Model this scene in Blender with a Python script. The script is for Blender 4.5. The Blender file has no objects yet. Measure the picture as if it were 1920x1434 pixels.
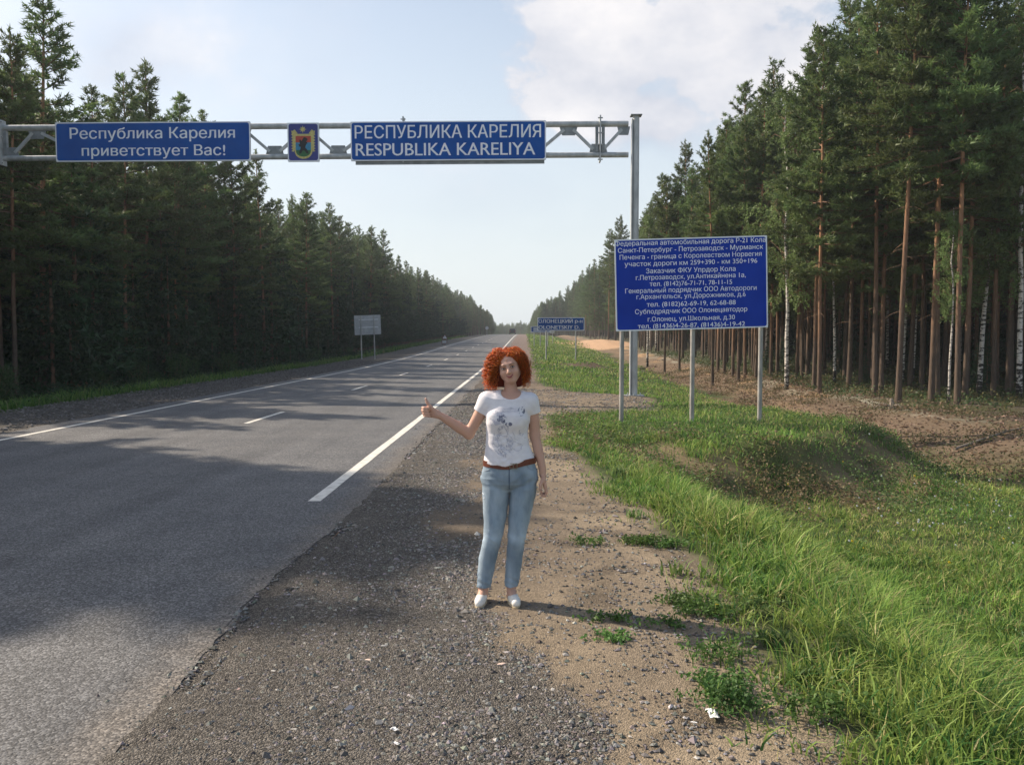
import bpy, math, random
import numpy as np
from mathutils import Vector, Matrix, Quaternion
from mathutils.bvhtree import BVHTree

R = math.radians
random.seed(7)
rng = np.random.default_rng(11)
SC = bpy.context.scene
COL = SC.collection

# ------------------------------------------------------------------ camera
YAW, PITCH, CAMH, FPX = R(0.86), R(3.11), 1.85, 1600.0
cam_d = bpy.data.cameras.new('camera')
cam = bpy.data.objects.new('camera', cam_d); COL.objects.link(cam)
cam_d.sensor_width = 36.0; cam_d.lens = 36.0 * FPX / 1920.0
cam_d.clip_start = 0.05; cam_d.clip_end = 4000
cam.location = (0, 0, CAMH)
cam.rotation_euler = (R(90) - PITCH, 0, YAW)
SC.camera = cam
CF = np.array([-math.sin(YAW) * math.cos(PITCH), math.cos(YAW) * math.cos(PITCH), -math.sin(PITCH)])
CR = np.array([math.cos(YAW), math.sin(YAW), 0.0])
CU = np.cross(CR, CF)


def ray(u, v):
    return CF * FPX + CR * (u - 960.0) + CU * (717.0 - v)


def at(u, v, Y):
    d = ray(u, v); t = Y / d[1]
    return (d[0] * t, Y, CAMH + d[2] * t)


def atz(u, v, z):
    d = ray(u, v); t = (z - CAMH) / d[2]
    return (d[0] * t, d[1] * t, z)


# ------------------------------------------------------------------ sun, sky
SUN_EL = R(37.0)
SUN_AZ = math.atan2(-0.92, 0.39)
sdir = Vector((math.sin(SUN_AZ) * math.cos(SUN_EL), math.cos(SUN_AZ) * math.cos(SUN_EL), math.sin(SUN_EL)))
sun_d = bpy.data.lights.new('sun', 'SUN'); sun_d.energy = 4.9; sun_d.angle = R(0.55); sun_d.color = (1.0, 0.86, 0.70)
sun = bpy.data.objects.new('sun', sun_d); COL.objects.link(sun)
sun.rotation_euler = sdir.to_track_quat('Z', 'Y').to_euler()
sun.location = (-60, 40, 60)

world = bpy.data.worlds.new('World'); SC.world = world; world.use_nodes = True
wn = world.node_tree; wn.nodes.clear()


def N(tree, typ, **kw):
    n = tree.nodes.new(typ)
    for k, v in kw.items():
        setattr(n, k, v)
    return n


def math_n(t, op, a, b=None, clamp=False):
    n = N(t, 'ShaderNodeMath', operation=op); n.use_clamp = clamp
    for i, s in enumerate((a, b)):
        if s is None: continue
        if isinstance(s, (int, float)): n.inputs[i].default_value = s
        else: t.links.new(s, n.inputs[i])
    return n.outputs[0]


def build_world():
    L = wn.links
    out = N(wn, 'ShaderNodeOutputWorld')
    sky = N(wn, 'ShaderNodeTexSky', sky_type='NISHITA'); sky.sun_disc = False
    sky.sun_elevation = SUN_EL; sky.sun_rotation = SUN_AZ
    sky.air_density = 1.0; sky.dust_density = 2.2; sky.ozone_density = 1.2
    bg1 = N(wn, 'ShaderNodeBackground'); bg1.inputs['Strength'].default_value = 0.12
    L.new(sky.outputs[0], bg1.inputs['Color'])
    tc = N(wn, 'ShaderNodeTexCoord'); d = tc.outputs['Generated']
    sep = N(wn, 'ShaderNodeSeparateXYZ'); L.new(d, sep.inputs[0])
    # layered noise for cloud shapes
    mp = N(wn, 'ShaderNodeMapping'); mp.inputs['Scale'].default_value = (1, 1, 1.6); L.new(d, mp.inputs[0])
    n1 = N(wn, 'ShaderNodeTexNoise'); n1.inputs['Scale'].default_value = 5.5; n1.inputs['Detail'].default_value = 9
    n1.inputs['Roughness'].default_value = 0.58; L.new(mp.outputs[0], n1.inputs['Vector'])
    n2 = N(wn, 'ShaderNodeTexNoise'); n2.inputs['Scale'].default_value = 2.1; n2.inputs['Detail'].default_value = 5
    n2.inputs['Roughness'].default_value = 0.55; L.new(mp.outputs[0], n2.inputs['Vector'])
    n3 = N(wn, 'ShaderNodeTexNoise'); n3.inputs['Scale'].default_value = 13; n3.inputs['Detail'].default_value = 6
    L.new(mp.outputs[0], n3.inputs['Vector'])

    def lobe(u, v, sx, sz, gain, soft):
        c = ray(u, v); c = c / np.linalg.norm(c)
        s = N(wn, 'ShaderNodeVectorMath', operation='SUBTRACT'); L.new(d, s.inputs[0]); s.inputs[1].default_value = tuple(c)
        m = N(wn, 'ShaderNodeVectorMath', operation='MULTIPLY'); L.new(s.outputs[0], m.inputs[0])
        m.inputs[1].default_value = (1 / sx, 1 / sx, 1 / sz)
        l = N(wn, 'ShaderNodeVectorMath', operation='LENGTH'); L.new(m.outputs[0], l.inputs[0])
        f = math_n(wn, 'SUBTRACT', 1.0, l.outputs['Value'])
        nn = math_n(wn, 'MULTIPLY', math_n(wn, 'SUBTRACT', n1.outputs[0], 0.5), gain)
        n4 = math_n(wn, 'MULTIPLY', math_n(wn, 'SUBTRACT', n3.outputs[0], 0.5), gain * 0.45)
        f = math_n(wn, 'ADD', math_n(wn, 'ADD', f, nn), n4)
        return math_n(wn, 'MULTIPLY', f, soft, clamp=True)
    a = lobe(1130, 120, 0.115, 0.095, 2.3, 5.0)
    a2 = lobe(1345, 100, 0.125, 0.10, 2.3, 4.5)
    a3 = lobe(1200, 215, 0.14, 0.055, 1.7, 2.2)
    b = math_n(wn, 'MULTIPLY', lobe(230, 110, 0.17, 0.09, 1.8, 1.4), 0.7)
    c = math_n(wn, 'MULTIPLY', lobe(860, 380, 0.24, 0.07, 2.4, 0.8), 0.6)
    g = math_n(wn, 'MULTIPLY', math_n(wn, 'SUBTRACT', n2.outputs[0], 0.56), 5.0, clamp=True)
    # the general cloud field stands mostly away from the frame, thinner low down
    g = math_n(wn, 'MULTIPLY', g, 0.55)
    cl = math_n(wn, 'MAXIMUM', math_n(wn, 'MAXIMUM', math_n(wn, 'MAXIMUM', a, a2), math_n(wn, 'MAXIMUM', b, a3)), math_n(wn, 'MAXIMUM', c, g))
    cl = math_n(wn, 'MULTIPLY', cl, 0.95)
    # cloud colour: bright tops, slightly mauve-grey hollows
    ramp = N(wn, 'ShaderNodeValToRGB')
    ramp.color_ramp.elements[0].position = 0.32; ramp.color_ramp.elements[0].color = (0.44, 0.465, 0.54, 1)
    ramp.color_ramp.elements[1].position = 0.62; ramp.color_ramp.elements[1].color = (0.74, 0.715, 0.715, 1)
    L.new(n1.outputs[0], ramp.inputs[0])
    bg2 = N(wn, 'ShaderNodeBackground'); bg2.inputs['Strength'].default_value = 1.0
    L.new(ramp.outputs[0], bg2.inputs['Color'])
    mx = N(wn, 'ShaderNodeMixShader'); L.new(cl, mx.inputs[0]); L.new(bg1.outputs[0], mx.inputs[1]); L.new(bg2.outputs[0], mx.inputs[2])
    # thin veil, denser towards the horizon
    bg3 = N(wn, 'ShaderNodeBackground'); bg3.inputs['Color'].default_value = (0.66, 0.705, 0.725, 1)
    bg3.inputs['Strength'].default_value = 0.98
    el = N(wn, 'ShaderNodeMapRange'); L.new(sep.outputs['Z'], el.inputs['Value'])
    el.inputs['From Min'].default_value = 0.0; el.inputs['From Max'].default_value = 0.55
    el.inputs['To Min'].default_value = 0.93; el.inputs['To Max'].default_value = 0.08
    mx2 = N(wn, 'ShaderNodeMixShader'); L.new(math_n(wn, 'MULTIPLY', el.outputs[0], math_n(wn, 'SUBTRACT', 1.0, math_n(wn, 'MULTIPLY', cl, 0.9))), mx2.inputs[0])
    L.new(mx.outputs[0], mx2.inputs[1]); L.new(bg3.outputs[0], mx2.inputs[2])
    L.new(mx2.outputs[0], out.inputs['Surface'])


build_world()
SC.view_settings.view_transform = 'Standard'; SC.view_settings.look = 'None'
SC.view_settings.exposure = 0.48; SC.view_settings.gamma = 1.0; SC.view_settings.use_curve_mapping = False
SC.render.engine = 'CYCLES'
SC.cycles.max_bounces = 6; SC.cycles.diffuse_bounces = 2; SC.cycles.glossy_bounces = 2
SC.cycles.transmission_bounces = 3; SC.cycles.volume_bounces = 0; SC.cycles.transparent_max_bounces = 4


# ------------------------------------------------------------------ noise + terrain height
def vnoise(x, y, s, seed=0):
    x = np.asarray(x, float) / s; y = np.asarray(y, float) / s
    xi = np.floor(x).astype(np.int64); yi = np.floor(y).astype(np.int64)
    fx = x - xi; fy = y - yi; fx = fx * fx * (3 - 2 * fx); fy = fy * fy * (3 - 2 * fy)

    def h(a, b):
        n = (a * 374761393 + b * 668265263 + seed * 982451653) & 0xFFFFFFFF
        n = ((n ^ (n >> 13)) * 1274126177) & 0xFFFFFFFF
        return ((n ^ (n >> 16)) & 0xFFFF) / 65535.0
    return (h(xi, yi) * (1 - fx) + h(xi + 1, yi) * fx) * (1 - fy) + (h(xi, yi + 1) * (1 - fx) + h(xi + 1, yi + 1) * fx) * fy


def fbm(x, y, s, seed=0, o=4):
    r = 0; a = 0.5
    for i in range(o):
        r = r + a * vnoise(x, y, s, seed + i * 7); s *= 0.5; a *= 0.5
    return r / (1 - 0.5 ** o)


def sst(a, b, x):
    t = np.clip((np.asarray(x, float) - a) / (b - a), 0, 1)
    return t * t * (3 - 2 * t)


RY = [-50, 50, 69, 87, 106, 150, 200, 240, 276, 300, 350, 460, 560, 1500]
RZ = [0, 0, .12, .38, .7, 1.3, 1.9, 2.28, 2.45, 2.3, 1.2, -3.5, -4, -4]


def roadz(Y):
    Y = np.asarray(Y, float)
    return (np.interp(Y - 6, RY, RZ) + np.interp(Y, RY, RZ) + np.interp(Y + 6, RY, RZ)) / 3


def edgeR(Y):      # outer edge of the right gravel shoulder
    Y = np.asarray(Y, float)
    e = np.interp(Y, [0, 5, 9, 12, 14.5, 17, 20.5, 22, 27, 29, 34, 400], [1.36, 1.42, 1.28, .95, .45, .35, .7, 3.4, 4.0, 1.2, .55, .5])
    return e + (fbm(Y * 1.0, Y * 0 + 3.3, 1.6, 5) - .5) * .5


def hgt(X, Y):
    X = np.asarray(X, float); Y = np.asarray(Y, float)
    b = roadz(Y)
    # right
    e = np.interp(Y, [0, 5, 9, 12, 14.5, 17, 20.5, 22, 27, 29, 34, 400], [1.36, 1.42, 1.28, .95, .45, .35, .7, 2.5, 3.0, 1.2, .55, .5])
    near = 1 - sst(12, 20, Y)
    wid = near * 3.0 + (1 - near) * 7.5
    dep = np.interp(Y, [0, 35, 60, 300], [.92, .9, .62, .6])
    r = -dep * sst(0, 1, (X - e) / wid) - .03 * sst(-1.5, 2, X)
    r = r - .14 * np.exp(-((X - 9.3) / 1.1) ** 2)
    r = r + .16 * sst(10.5, 13.5, X)
    q = np.sqrt(((X - 3.9) / 4.9) ** 2 + ((Y - 19.6) / 5.9) ** 2)
    m = 1 - sst(.62, 1.0, q + (fbm(X, Y, 1.6, 9) - .5) * .34)
    r = r * (1 - m) + (-.06 + (fbm(X, Y, 1.3, 311, 3) - .5) * .10) * m
    q = np.sqrt(((X - 2.6) / 3.6) ** 2 + ((Y - 63.5) / 6.5) ** 2)
    m = 1 - sst(.6, 1.0, q)
    r = r * (1 - m) + (-.12) * m
    # a sand heap at the far clearing
    r = r + .65 * np.exp(-(((X - 11.5) / 5.5) ** 2 + ((Y - 139) / 13) ** 2))
    # left
    l = -.06 - .5 * sst(-13.2, -16.2, X) * 1.0 if np.isscalar(X) else -.06 - .5 * (1 - sst(-16.2, -13.2, X))
    z = np.where(X > -5.9, r, l)
    away = np.where(X > 0, sst(1.0, 6, X - e), 1 - sst(-17, -12.8, X))
    z = z + away * ((fbm(X, Y, 3.2, 21) - .5) * .22 + (fbm(X, Y, .9, 22, 3) - .5) * .09)
    # churned bank before the forest
    bank = np.exp(-((X - 12.2) / 1.8) ** 2) * sst(22, 34, Y)
    z = z + bank * ((fbm(X, Y, 1.4, 31, 3) - .35) * .5)
    z = z + (fbm(X, Y, .35, 41, 2) - .5) * .02
    under = (X > -9.85) & (X < -1.75)
    z = np.where(under, -.12, z)
    return z + b


def hz(x, y):
    return float(hgt(np.array([x]), np.array([y]))[0])


# ------------------------------------------------------------------ mesh helpers
def mesh(name, V, F, mats=(), midx=None, smooth=False, col=None, extra=None):
    V = np.asarray(V, np.float32); F = np.asarray(F, np.int32)
    me = bpy.data.meshes.new(name)
    me.vertices.add(len(V)); me.vertices.foreach_set('co', V.ravel())
    k = F.shape[1]
    me.loops.add(F.size); me.loops.foreach_set('vertex_index', F.ravel())
    me.polygons.add(len(F)); me.polygons.foreach_set('loop_start', np.arange(0, F.size, k, dtype=np.int32))
    try: me.polygons.foreach_set('loop_total', np.full(len(F), k, np.int32))
    except Exception: pass
    for m in mats: me.materials.append(m)
    if midx is not None: me.polygons.foreach_set('material_index', np.asarray(midx, np.int32))
    me.polygons.foreach_set('use_smooth', np.full(len(F), bool(smooth)))
    me.update(calc_edges=True)
    if col is not None:
        c = np.ones((len(V), 4), np.float32); c[:, :3] = np.asarray(col)[:, :3]
        a = me.color_attributes.new('Col', 'FLOAT_COLOR', 'POINT'); a.data.foreach_set('color', c.ravel())
    if extra is not None:
        a = me.attributes.new('grav', 'FLOAT', 'POINT'); a.data.foreach_set('value', np.asarray(extra, np.float32))
    return me


def obj(name, me, parent=None, loc=None):
    o = bpy.data.objects.new(name, me); COL.objects.link(o)
    if parent is not None: o.parent = parent
    if loc is not None: o.location = loc
    return o


def tag(o, label=None, cat=None, group=None, kind=None):
    if label: o['label'] = label
    if cat: o['category'] = cat
    if group: o['group'] = group
    if kind: o['kind'] = kind
    return o


def empty(name, label, cat, loc=(0, 0, 0), group=None):
    o = bpy.data.objects.new(name, None); COL.objects.link(o); o.location = loc
    return tag(o, label, cat, group)


class Buf:
    def __init__(s): s.V = []; s.F = []; s.M = []; s.C = []; s.n = 0

    def add(s, V, F, m=0, c=(1, 1, 1)):
        V = np.asarray(V, float).reshape(-1, 3); F = np.asarray(F, int)
        if F.shape[1] == 4: F = np.concatenate([F[:, [0, 1, 2]], F[:, [0, 2, 3]]])
        s.V.append(V); s.F.append(F + s.n); s.M.append(np.full(len(F), m)); s.n += len(V)
        c = np.asarray(c, float)
        s.C.append(np.tile(c, (len(V), 1)) if c.ndim == 1 else c)

    def box(s, lo, hi, m=0, c=(1, 1, 1)):
        x0, y0, z0 = lo; x1, y1, z1 = hi
        V = [(x0, y0, z0), (x1, y0, z0), (x1, y1, z0), (x0, y1, z0), (x0, y0, z1), (x1, y0, z1), (x1, y1, z1), (x0, y1, z1)]
        s.add(V, [(0, 3, 2, 1), (4, 5, 6, 7), (0, 1, 5, 4), (1, 2, 6, 5), (2, 3, 7, 6), (3, 0, 4, 7)], m, c)

    def tube(s, P, r, n=6, m=0, c=(1, 1, 1), cap=True):
        P = np.asarray(P, float); k = len(P); r = np.broadcast_to(np.asarray(r, float), (k,))
        T = np.gradient(P, axis=0); T /= np.linalg.norm(T, axis=1)[:, None] + 1e-9
        a = np.array([0, 0, 1.0]) if abs(T[0][2]) < .9 else np.array([0, 1.0, 0])
        U = np.cross(T, a); U /= np.linalg.norm(U, axis=1)[:, None] + 1e-9
        W = np.cross(T, U)
        t = np.arange(n) / n * 2 * math.pi
        V = P[:, None] + r[:, None, None] * (np.cos(t)[None, :, None] * U[:, None] + np.sin(t)[None, :, None] * W[:, None])
        V = V.reshape(-1, 3); F = []
        for i in range(k - 1):
            for j in range(n):
                F.append((i * n + j, i * n + (j + 1) % n, (i + 1) * n + (j + 1) % n, (i + 1) * n + j))
        s.add(V, F, m, c)
        if cap:
            s.add(V[:n], [(0, j, j + 1) for j in range(1, n - 1)], m, c)
            s.add(V[-n:], [(0, j + 1, j) for j in range(1, n - 1)], m, c)

    def mesh(s, name, mats, smooth=False):
        return mesh(name, np.concatenate(s.V), np.concatenate(s.F), mats, np.concatenate(s.M), smooth, np.concatenate(s.C))


# ------------------------------------------------------------------ materials
def principled(name, base=(.5, .5, .5), rough=.7, metal=0.0, spec=.4):
    m = bpy.data.materials.new(name); m.use_nodes = True
    t = m.node_tree; b = t.nodes['Principled BSDF']
    b.inputs['Base Color'].default_value = (*base, 1); b.inputs['Roughness'].default_value = rough
    b.inputs['Metallic'].default_value = metal; b.inputs['Specular IOR Level'].default_value = spec
    return m, t, b


def varied(name, c1, c2, scale=5, rough=.7, metal=0.0, bump=0.0, bscale=None, stretch=(1, 1, 1), spec=.4, lo=.35, hi=.65, detail=6):
    m, t, b = principled(name, c1, rough, metal, spec)
    tc = N(t, 'ShaderNodeTexCoord'); mp = N(t, 'ShaderNodeMapping'); mp.inputs['Scale'].default_value = stretch
    t.links.new(tc.outputs['Object'], mp.inputs[0])
    n = N(t, 'ShaderNodeTexNoise'); n.inputs['Scale'].default_value = scale; n.inputs['Detail'].default_value = detail
    t.links.new(mp.outputs[0], n.inputs['Vector'])
    r = N(t, 'ShaderNodeValToRGB'); e = r.color_ramp.elements
    e[0].position = lo; e[0].color = (*c1, 1); e[1].position = hi; e[1].color = (*c2, 1)
    t.links.new(n.outputs[0], r.inputs[0]); t.links.new(r.outputs[0], b.inputs['Base Color'])
    if bump:
        n2 = N(t, 'ShaderNodeTexNoise'); n2.inputs['Scale'].default_value = bscale or scale * 4; n2.inputs['Detail'].default_value = 5
        t.links.new(mp.outputs[0], n2.inputs['Vector'])
        bp = N(t, 'ShaderNodeBump'); bp.inputs['Strength'].default_value = bump; bp.inputs['Distance'].default_value = .02
        t.links.new(n2.outputs[0], bp.inputs['Height']); t.links.new(bp.outputs[0], b.inputs['Normal'])
    return m


def ground_mat():
    m, t, b = principled('ground_soil', rough=.95, spec=.15)
    L = t.links
    at_ = N(t, 'ShaderNodeAttribute', attribute_name='Col'); gr = N(t, 'ShaderNodeAttribute', attribute_name='grav')
    tc = N(t, 'ShaderNodeTexCoord'); v = tc.outputs['Object']
    n1 = N(t, 'ShaderNodeTexNoise'); n1.inputs['Scale'].default_value = 2.3; n1.inputs['Detail'].default_value = 8; n1.inputs['Roughness'].default_value = .65
    n2 = N(t, 'ShaderNodeTexNoise'); n2.inputs['Scale'].default_value = 38; n2.inputs['Detail'].default_value = 4
    vo = N(t, 'ShaderNodeTexVoronoi'); vo.inputs['Scale'].default_value = 110
    vo2 = N(t, 'ShaderNodeTexVoronoi'); vo2.inputs['Scale'].default_value = 46
    for x in (n1, n2, vo, vo2): L.new(v, x.inputs['Vector'])
    f = math_n(t, 'ADD', .55, math_n(t, 'MULTIPLY', n1.outputs[0], .9))
    f2 = math_n(t, 'ADD', .6, math_n(t, 'MULTIPLY', n2.outputs[0], .8))
    hs = N(t, 'ShaderNodeSeparateColor'); L.new(vo.outputs['Color'], hs.inputs[0])
    hs2 = N(t, 'ShaderNodeSeparateColor'); L.new(vo2.outputs['Color'], hs2.inputs[0])
    g = math_n(t, 'ADD', .45, math_n(t, 'ADD', math_n(t, 'MULTIPLY', math_n(t, 'POWER', hs.outputs[0], 2.6), 1.2), math_n(t, 'MULTIPLY', hs2.outputs[0], .4)))
    gm = N(t, 'ShaderNodeMix', data_type='FLOAT'); L.new(gr.outputs['Fac'], gm.inputs[0]); gm.inputs[2].default_value = 1.0; L.new(g, gm.inputs[3])
    tot = math_n(t, 'MULTIPLY', math_n(t, 'MULTIPLY', f, f2), gm.outputs[0])
    sc = N(t, 'ShaderNodeVectorMath', operation='SCALE'); L.new(at_.outputs['Color'], sc.inputs[0]); L.new(tot, sc.inputs['Scale'])
    L.new(sc.outputs[0], b.inputs['Base Color'])
    hgh = math_n(t, 'ADD', math_n(t, 'MULTIPLY', n2.outputs[0], .5), math_n(t, 'MULTIPLY', vo.outputs['Distance'], math_n(t, 'MULTIPLY', gr.outputs['Fac'], -1.2)))
    bp = N(t, 'ShaderNodeBump'); bp.inputs['Strength'].default_value = .7; bp.inputs['Distance'].default_value = .02
    L.new(hgh, bp.inputs['Height']); L.new(bp.outputs[0], b.inputs['Normal'])
    return m


def asphalt_mat():
    m, t, b = principled('asphalt', rough=.72, spec=.35)
    L = t.links
    tc = N(t, 'ShaderNodeTexCoord'); v = tc.outputs['Object']
    vo = N(t, 'ShaderNodeTexVoronoi'); vo.inputs['Scale'].default_value = 75
    vo2 = N(t, 'ShaderNodeTexVoronoi'); vo2.inputs['Scale'].default_value = 170
    n1 = N(t, 'ShaderNodeTexNoise'); n1.inputs['Scale'].default_value = 1.1; n1.inputs['Detail'].default_value = 8; n1.inputs['Roughness'].default_value = .6
    mp = N(t, 'ShaderNodeMapping'); mp.inputs['Scale'].default_value = (1.6, .05, 1); L.new(v, mp.inputs[0])
    n2 = N(t, 'ShaderNodeTexNoise'); n2.inputs['Scale'].default_value = 1.0; n2.inputs['Detail'].default_value = 5; L.new(mp.outputs[0], n2.inputs['Vector'])
    for x in (vo, vo2, n1): L.new(v, x.inputs['Vector'])
    s1 = N(t, 'ShaderNodeSeparateColor'); L.new(vo.outputs['Color'], s1.inputs[0])
    s2 = N(t, 'ShaderNodeSeparateColor'); L.new(vo2.outputs['Color'], s2.inputs[0])
    k = math_n(t, 'ADD', math_n(t, 'MULTIPLY', math_n(t, 'POWER', s1.outputs[0], 2.2), 1.5), math_n(t, 'MULTIPLY', s2.outputs[1], .5))
    k = math_n(t, 'ADD', .36, k)
    k = math_n(t, 'MULTIPLY', k, math_n(t, 'ADD', .62, math_n(t, 'MULTIPLY', n1.outputs[0], .75)))
    k = math_n(t, 'MULTIPLY', k, math_n(t, 'ADD', .52, math_n(t, 'MULTIPLY', n2.outputs[0], .94)))
    # cracks: thin dark lines
    vc = N(t, 'ShaderNodeTexVoronoi', feature='DISTANCE_TO_EDGE'); vc.inputs['Scale'].default_value = .33
    nd = N(t, 'ShaderNodeTexNoise'); nd.inputs['Scale'].default_value = 3.0; L.new(v, nd.inputs['Vector'])
    ad = N(t, 'ShaderNodeVectorMath', operation='ADD'); L.new(v, ad.inputs[0]); L.new(nd.outputs['Color'], ad.inputs[1]); L.new(ad.outputs[0], vc.inputs['Vector'])
    cr = N(t, 'ShaderNodeMapRange'); L.new(vc.outputs['Distance'], cr.inputs['Value']); cr.inputs['From Max'].default_value = .006
    cr.inputs['To Min'].default_value = .72; cr.inputs['To Max'].default_value = 1.0
    k = math_n(t, 'MULTIPLY', k, cr.outputs[0])
    tint = N(t, 'ShaderNodeMix', data_type='RGBA'); L.new(n1.outputs[0], tint.inputs[0])
    tint.inputs[6].default_value = (.090, .093, .097, 1); tint.inputs[7].default_value = (.112, .109, .103, 1)
    sc = N(t, 'ShaderNodeVectorMath', operation='SCALE'); L.new(tint.outputs[2], sc.inputs[0]); L.new(k, sc.inputs['Scale'])
    sx = N(t, 'ShaderNodeSeparateXYZ'); L.new(v, sx.inputs[0])
    nb = N(t, 'ShaderNodeTexNoise'); nb.inputs['Scale'].default_value = 2.6; nb.inputs['Detail'].default_value = 8; nb.inputs['Roughness'].default_value = .7; L.new(v, nb.inputs['Vector'])
    ex = math_n(t, 'ADD', sx.outputs['X'], math_n(t, 'MULTIPLY', math_n(t, 'SUBTRACT', nb.outputs[0], .5), .75))
    er = N(t, 'ShaderNodeMapRange'); L.new(ex, er.inputs['Value']); er.inputs['From Min'].default_value = -2.16; er.inputs['From Max'].default_value = -1.82
    dm = N(t, 'ShaderNodeMix', data_type='RGBA'); L.new(math_n(t, 'MULTIPLY', er.outputs[0], .85), dm.inputs[0]); L.new(sc.outputs[0], dm.inputs[6])
    ds_ = N(t, 'ShaderNodeVectorMath', operation='SCALE'); ds_.inputs[0].default_value = (.135, .116, .094); L.new(k, ds_.inputs['Scale']); L.new(ds_.outputs[0], dm.inputs[7])
    L.new(dm.outputs[2], b.inputs['Base Color'])
    bp = N(t, 'ShaderNodeBump'); bp.inputs['Strength'].default_value = .6; bp.inputs['Distance'].default_value = .006
    L.new(math_n(t, 'MULTIPLY', vo.outputs['Distance'], -1.0), bp.inputs['Height']); L.new(bp.outputs[0], b.inputs['Normal'])
    return m


def leaf_mat(name, c, rough=.6, trans=.3, spec=.3):
    """thin foliage: vertex colour tint x base, some light through the leaf"""
    m, t, b = principled(name, c, rough, 0, spec)
    L = t.links
    a = N(t, 'ShaderNodeAttribute', attribute_name='Col')
    mu = N(t, 'ShaderNodeMix', data_type='RGBA', blend_type='MULTIPLY'); mu.inputs[0].default_value = 1
    L.new(a.outputs['Color'], mu.inputs[6]); mu.inputs[7].default_value = (*c, 1)
    oi = N(t, 'ShaderNodeObjectInfo')
    hsv = N(t, 'ShaderNodeHueSaturation'); L.new(mu.outputs[2], hsv.inputs['Color'])
    L.new(math_n(t, 'ADD', .485, math_n(t, 'MULTIPLY', oi.outputs['Random'], .03)), hsv.inputs['Hue'])
    L.new(math_n(t, 'ADD', .8, math_n(t, 'MULTIPLY', oi.outputs['Random'], .4)), hsv.inputs['Value'])
    L.new(hsv.outputs[0], b.inputs['Base Color'])
    tr = N(t, 'ShaderNodeBsdfTranslucent'); L.new(hsv.outputs[0], tr.inputs['Color'])
    mx = N(t, 'ShaderNodeMixShader'); mx.inputs[0].default_value = trans
    L.new(b.outputs[0], mx.inputs[1]); L.new(tr.outputs[0], mx.inputs[2])
    L.new(mx.outputs[0], t.nodes['Material Output'].inputs['Surface'])
    return m


def pine_bark():
    m, t, b = principled('pine_bark', rough=.9, spec=.15)
    L = t.links
    tc = N(t, 'ShaderNodeTexCoord'); sp = N(t, 'ShaderNodeSeparateXYZ'); L.new(tc.outputs['Object'], sp.inputs[0])
    mp = N(t, 'ShaderNodeMapping'); mp.inputs['Scale'].default_value = (1, 1, .22); L.new(tc.outputs['Object'], mp.inputs[0])
    n = N(t, 'ShaderNodeTexNoise'); n.inputs['Scale'].default_value = 14; n.inputs['Detail'].default_value = 6; L.new(mp.outputs[0], n.inputs['Vector'])
    n2 = N(t, 'ShaderNodeTexNoise'); n2.inputs['Scale'].default_value = 1.2; n2.inputs['Detail'].default_value = 4; L.new(tc.outputs['Object'], n2.inputs['Vector'])
    hgt_ = math_n(t, 'ADD', sp.outputs['Z'], math_n(t, 'MULTIPLY', math_n(t, 'SUBTRACT', n2.outputs[0], .5), 5.0))
    oi = N(t, 'ShaderNodeObjectInfo')
    hgt_ = math_n(t, 'ADD', hgt_, math_n(t, 'MULTIPLY', math_n(t, 'SUBTRACT', oi.outputs['Random'], .6), 4.0))
    mr = N(t, 'ShaderNodeMapRange'); L.new(hgt_, mr.inputs['Value']); mr.inputs['From Min'].default_value = 1.6; mr.inputs['From Max'].default_value = 7.5
    lo = N(t, 'ShaderNodeMix', data_type='RGBA'); L.new(n.outputs[0], lo.inputs[0]); lo.inputs[6].default_value = (.035, .028, .022, 1); lo.inputs[7].default_value = (.17, .125, .095, 1)
    hi = N(t, 'ShaderNodeMix', data_type='RGBA'); L.new(n.outputs[0], hi.inputs[0]); hi.inputs[6].default_value = (.15, .075, .04, 1); hi.inputs[7].default_value = (.52, .29, .16, 1)
    mx = N(t, 'ShaderNodeMix', data_type='RGBA'); L.new(mr.outputs[0], mx.inputs[0]); L.new(lo.outputs[2], mx.inputs[6]); L.new(hi.outputs[2], mx.inputs[7])
    L.new(mx.outputs[2], b.inputs['Base Color'])
    bp = N(t, 'ShaderNodeBump'); bp.inputs['Strength'].default_value = .8; bp.inputs['Distance'].default_value = .03
    L.new(n.outputs[0], bp.inputs['Height']); L.new(bp.outputs[0], b.inputs['Normal'])
    return m


def birch_bark():
    m, t, b = principled('birch_bark', rough=.75, spec=.2)
    L = t.links
    tc = N(t, 'ShaderNodeTexCoord'); mp = N(t, 'ShaderNodeMapping'); mp.inputs['Scale'].default_value = (1, 1, 2.6); L.new(tc.outputs['Object'], mp.inputs[0])
    n = N(t, 'ShaderNodeTexNoise'); n.inputs['Scale'].default_value = 3.6; n.inputs['Detail'].default_value = 7; n.inputs['Roughness'].default_value = .7; L.new(mp.outputs[0], n.inputs['Vector'])
    sp = N(t, 'ShaderNodeSeparateXYZ'); L.new(tc.outputs['Object'], sp.inputs[0])
    low = N(t, 'ShaderNodeMapRange'); L.new(sp.outputs['Z'], low.inputs['Value']); low.inputs['From Max'].default_value = 1.6; low.inputs['To Min'].default_value = .13; low.inputs['To Max'].default_value = 0
    r = N(t, 'ShaderNodeValToRGB'); e = r.color_ramp.elements; e[0].position = .43; e[0].color = (.03, .026, .022, 1); e[1].position = .5; e[1].color = (.62, .58, .52, 1)
    L.new(math_n(t, 'SUBTRACT', n.outputs[0], low.outputs[0]), r.inputs[0]); L.new(r.outputs[0], b.inputs['Base Color'])
    return m


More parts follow.
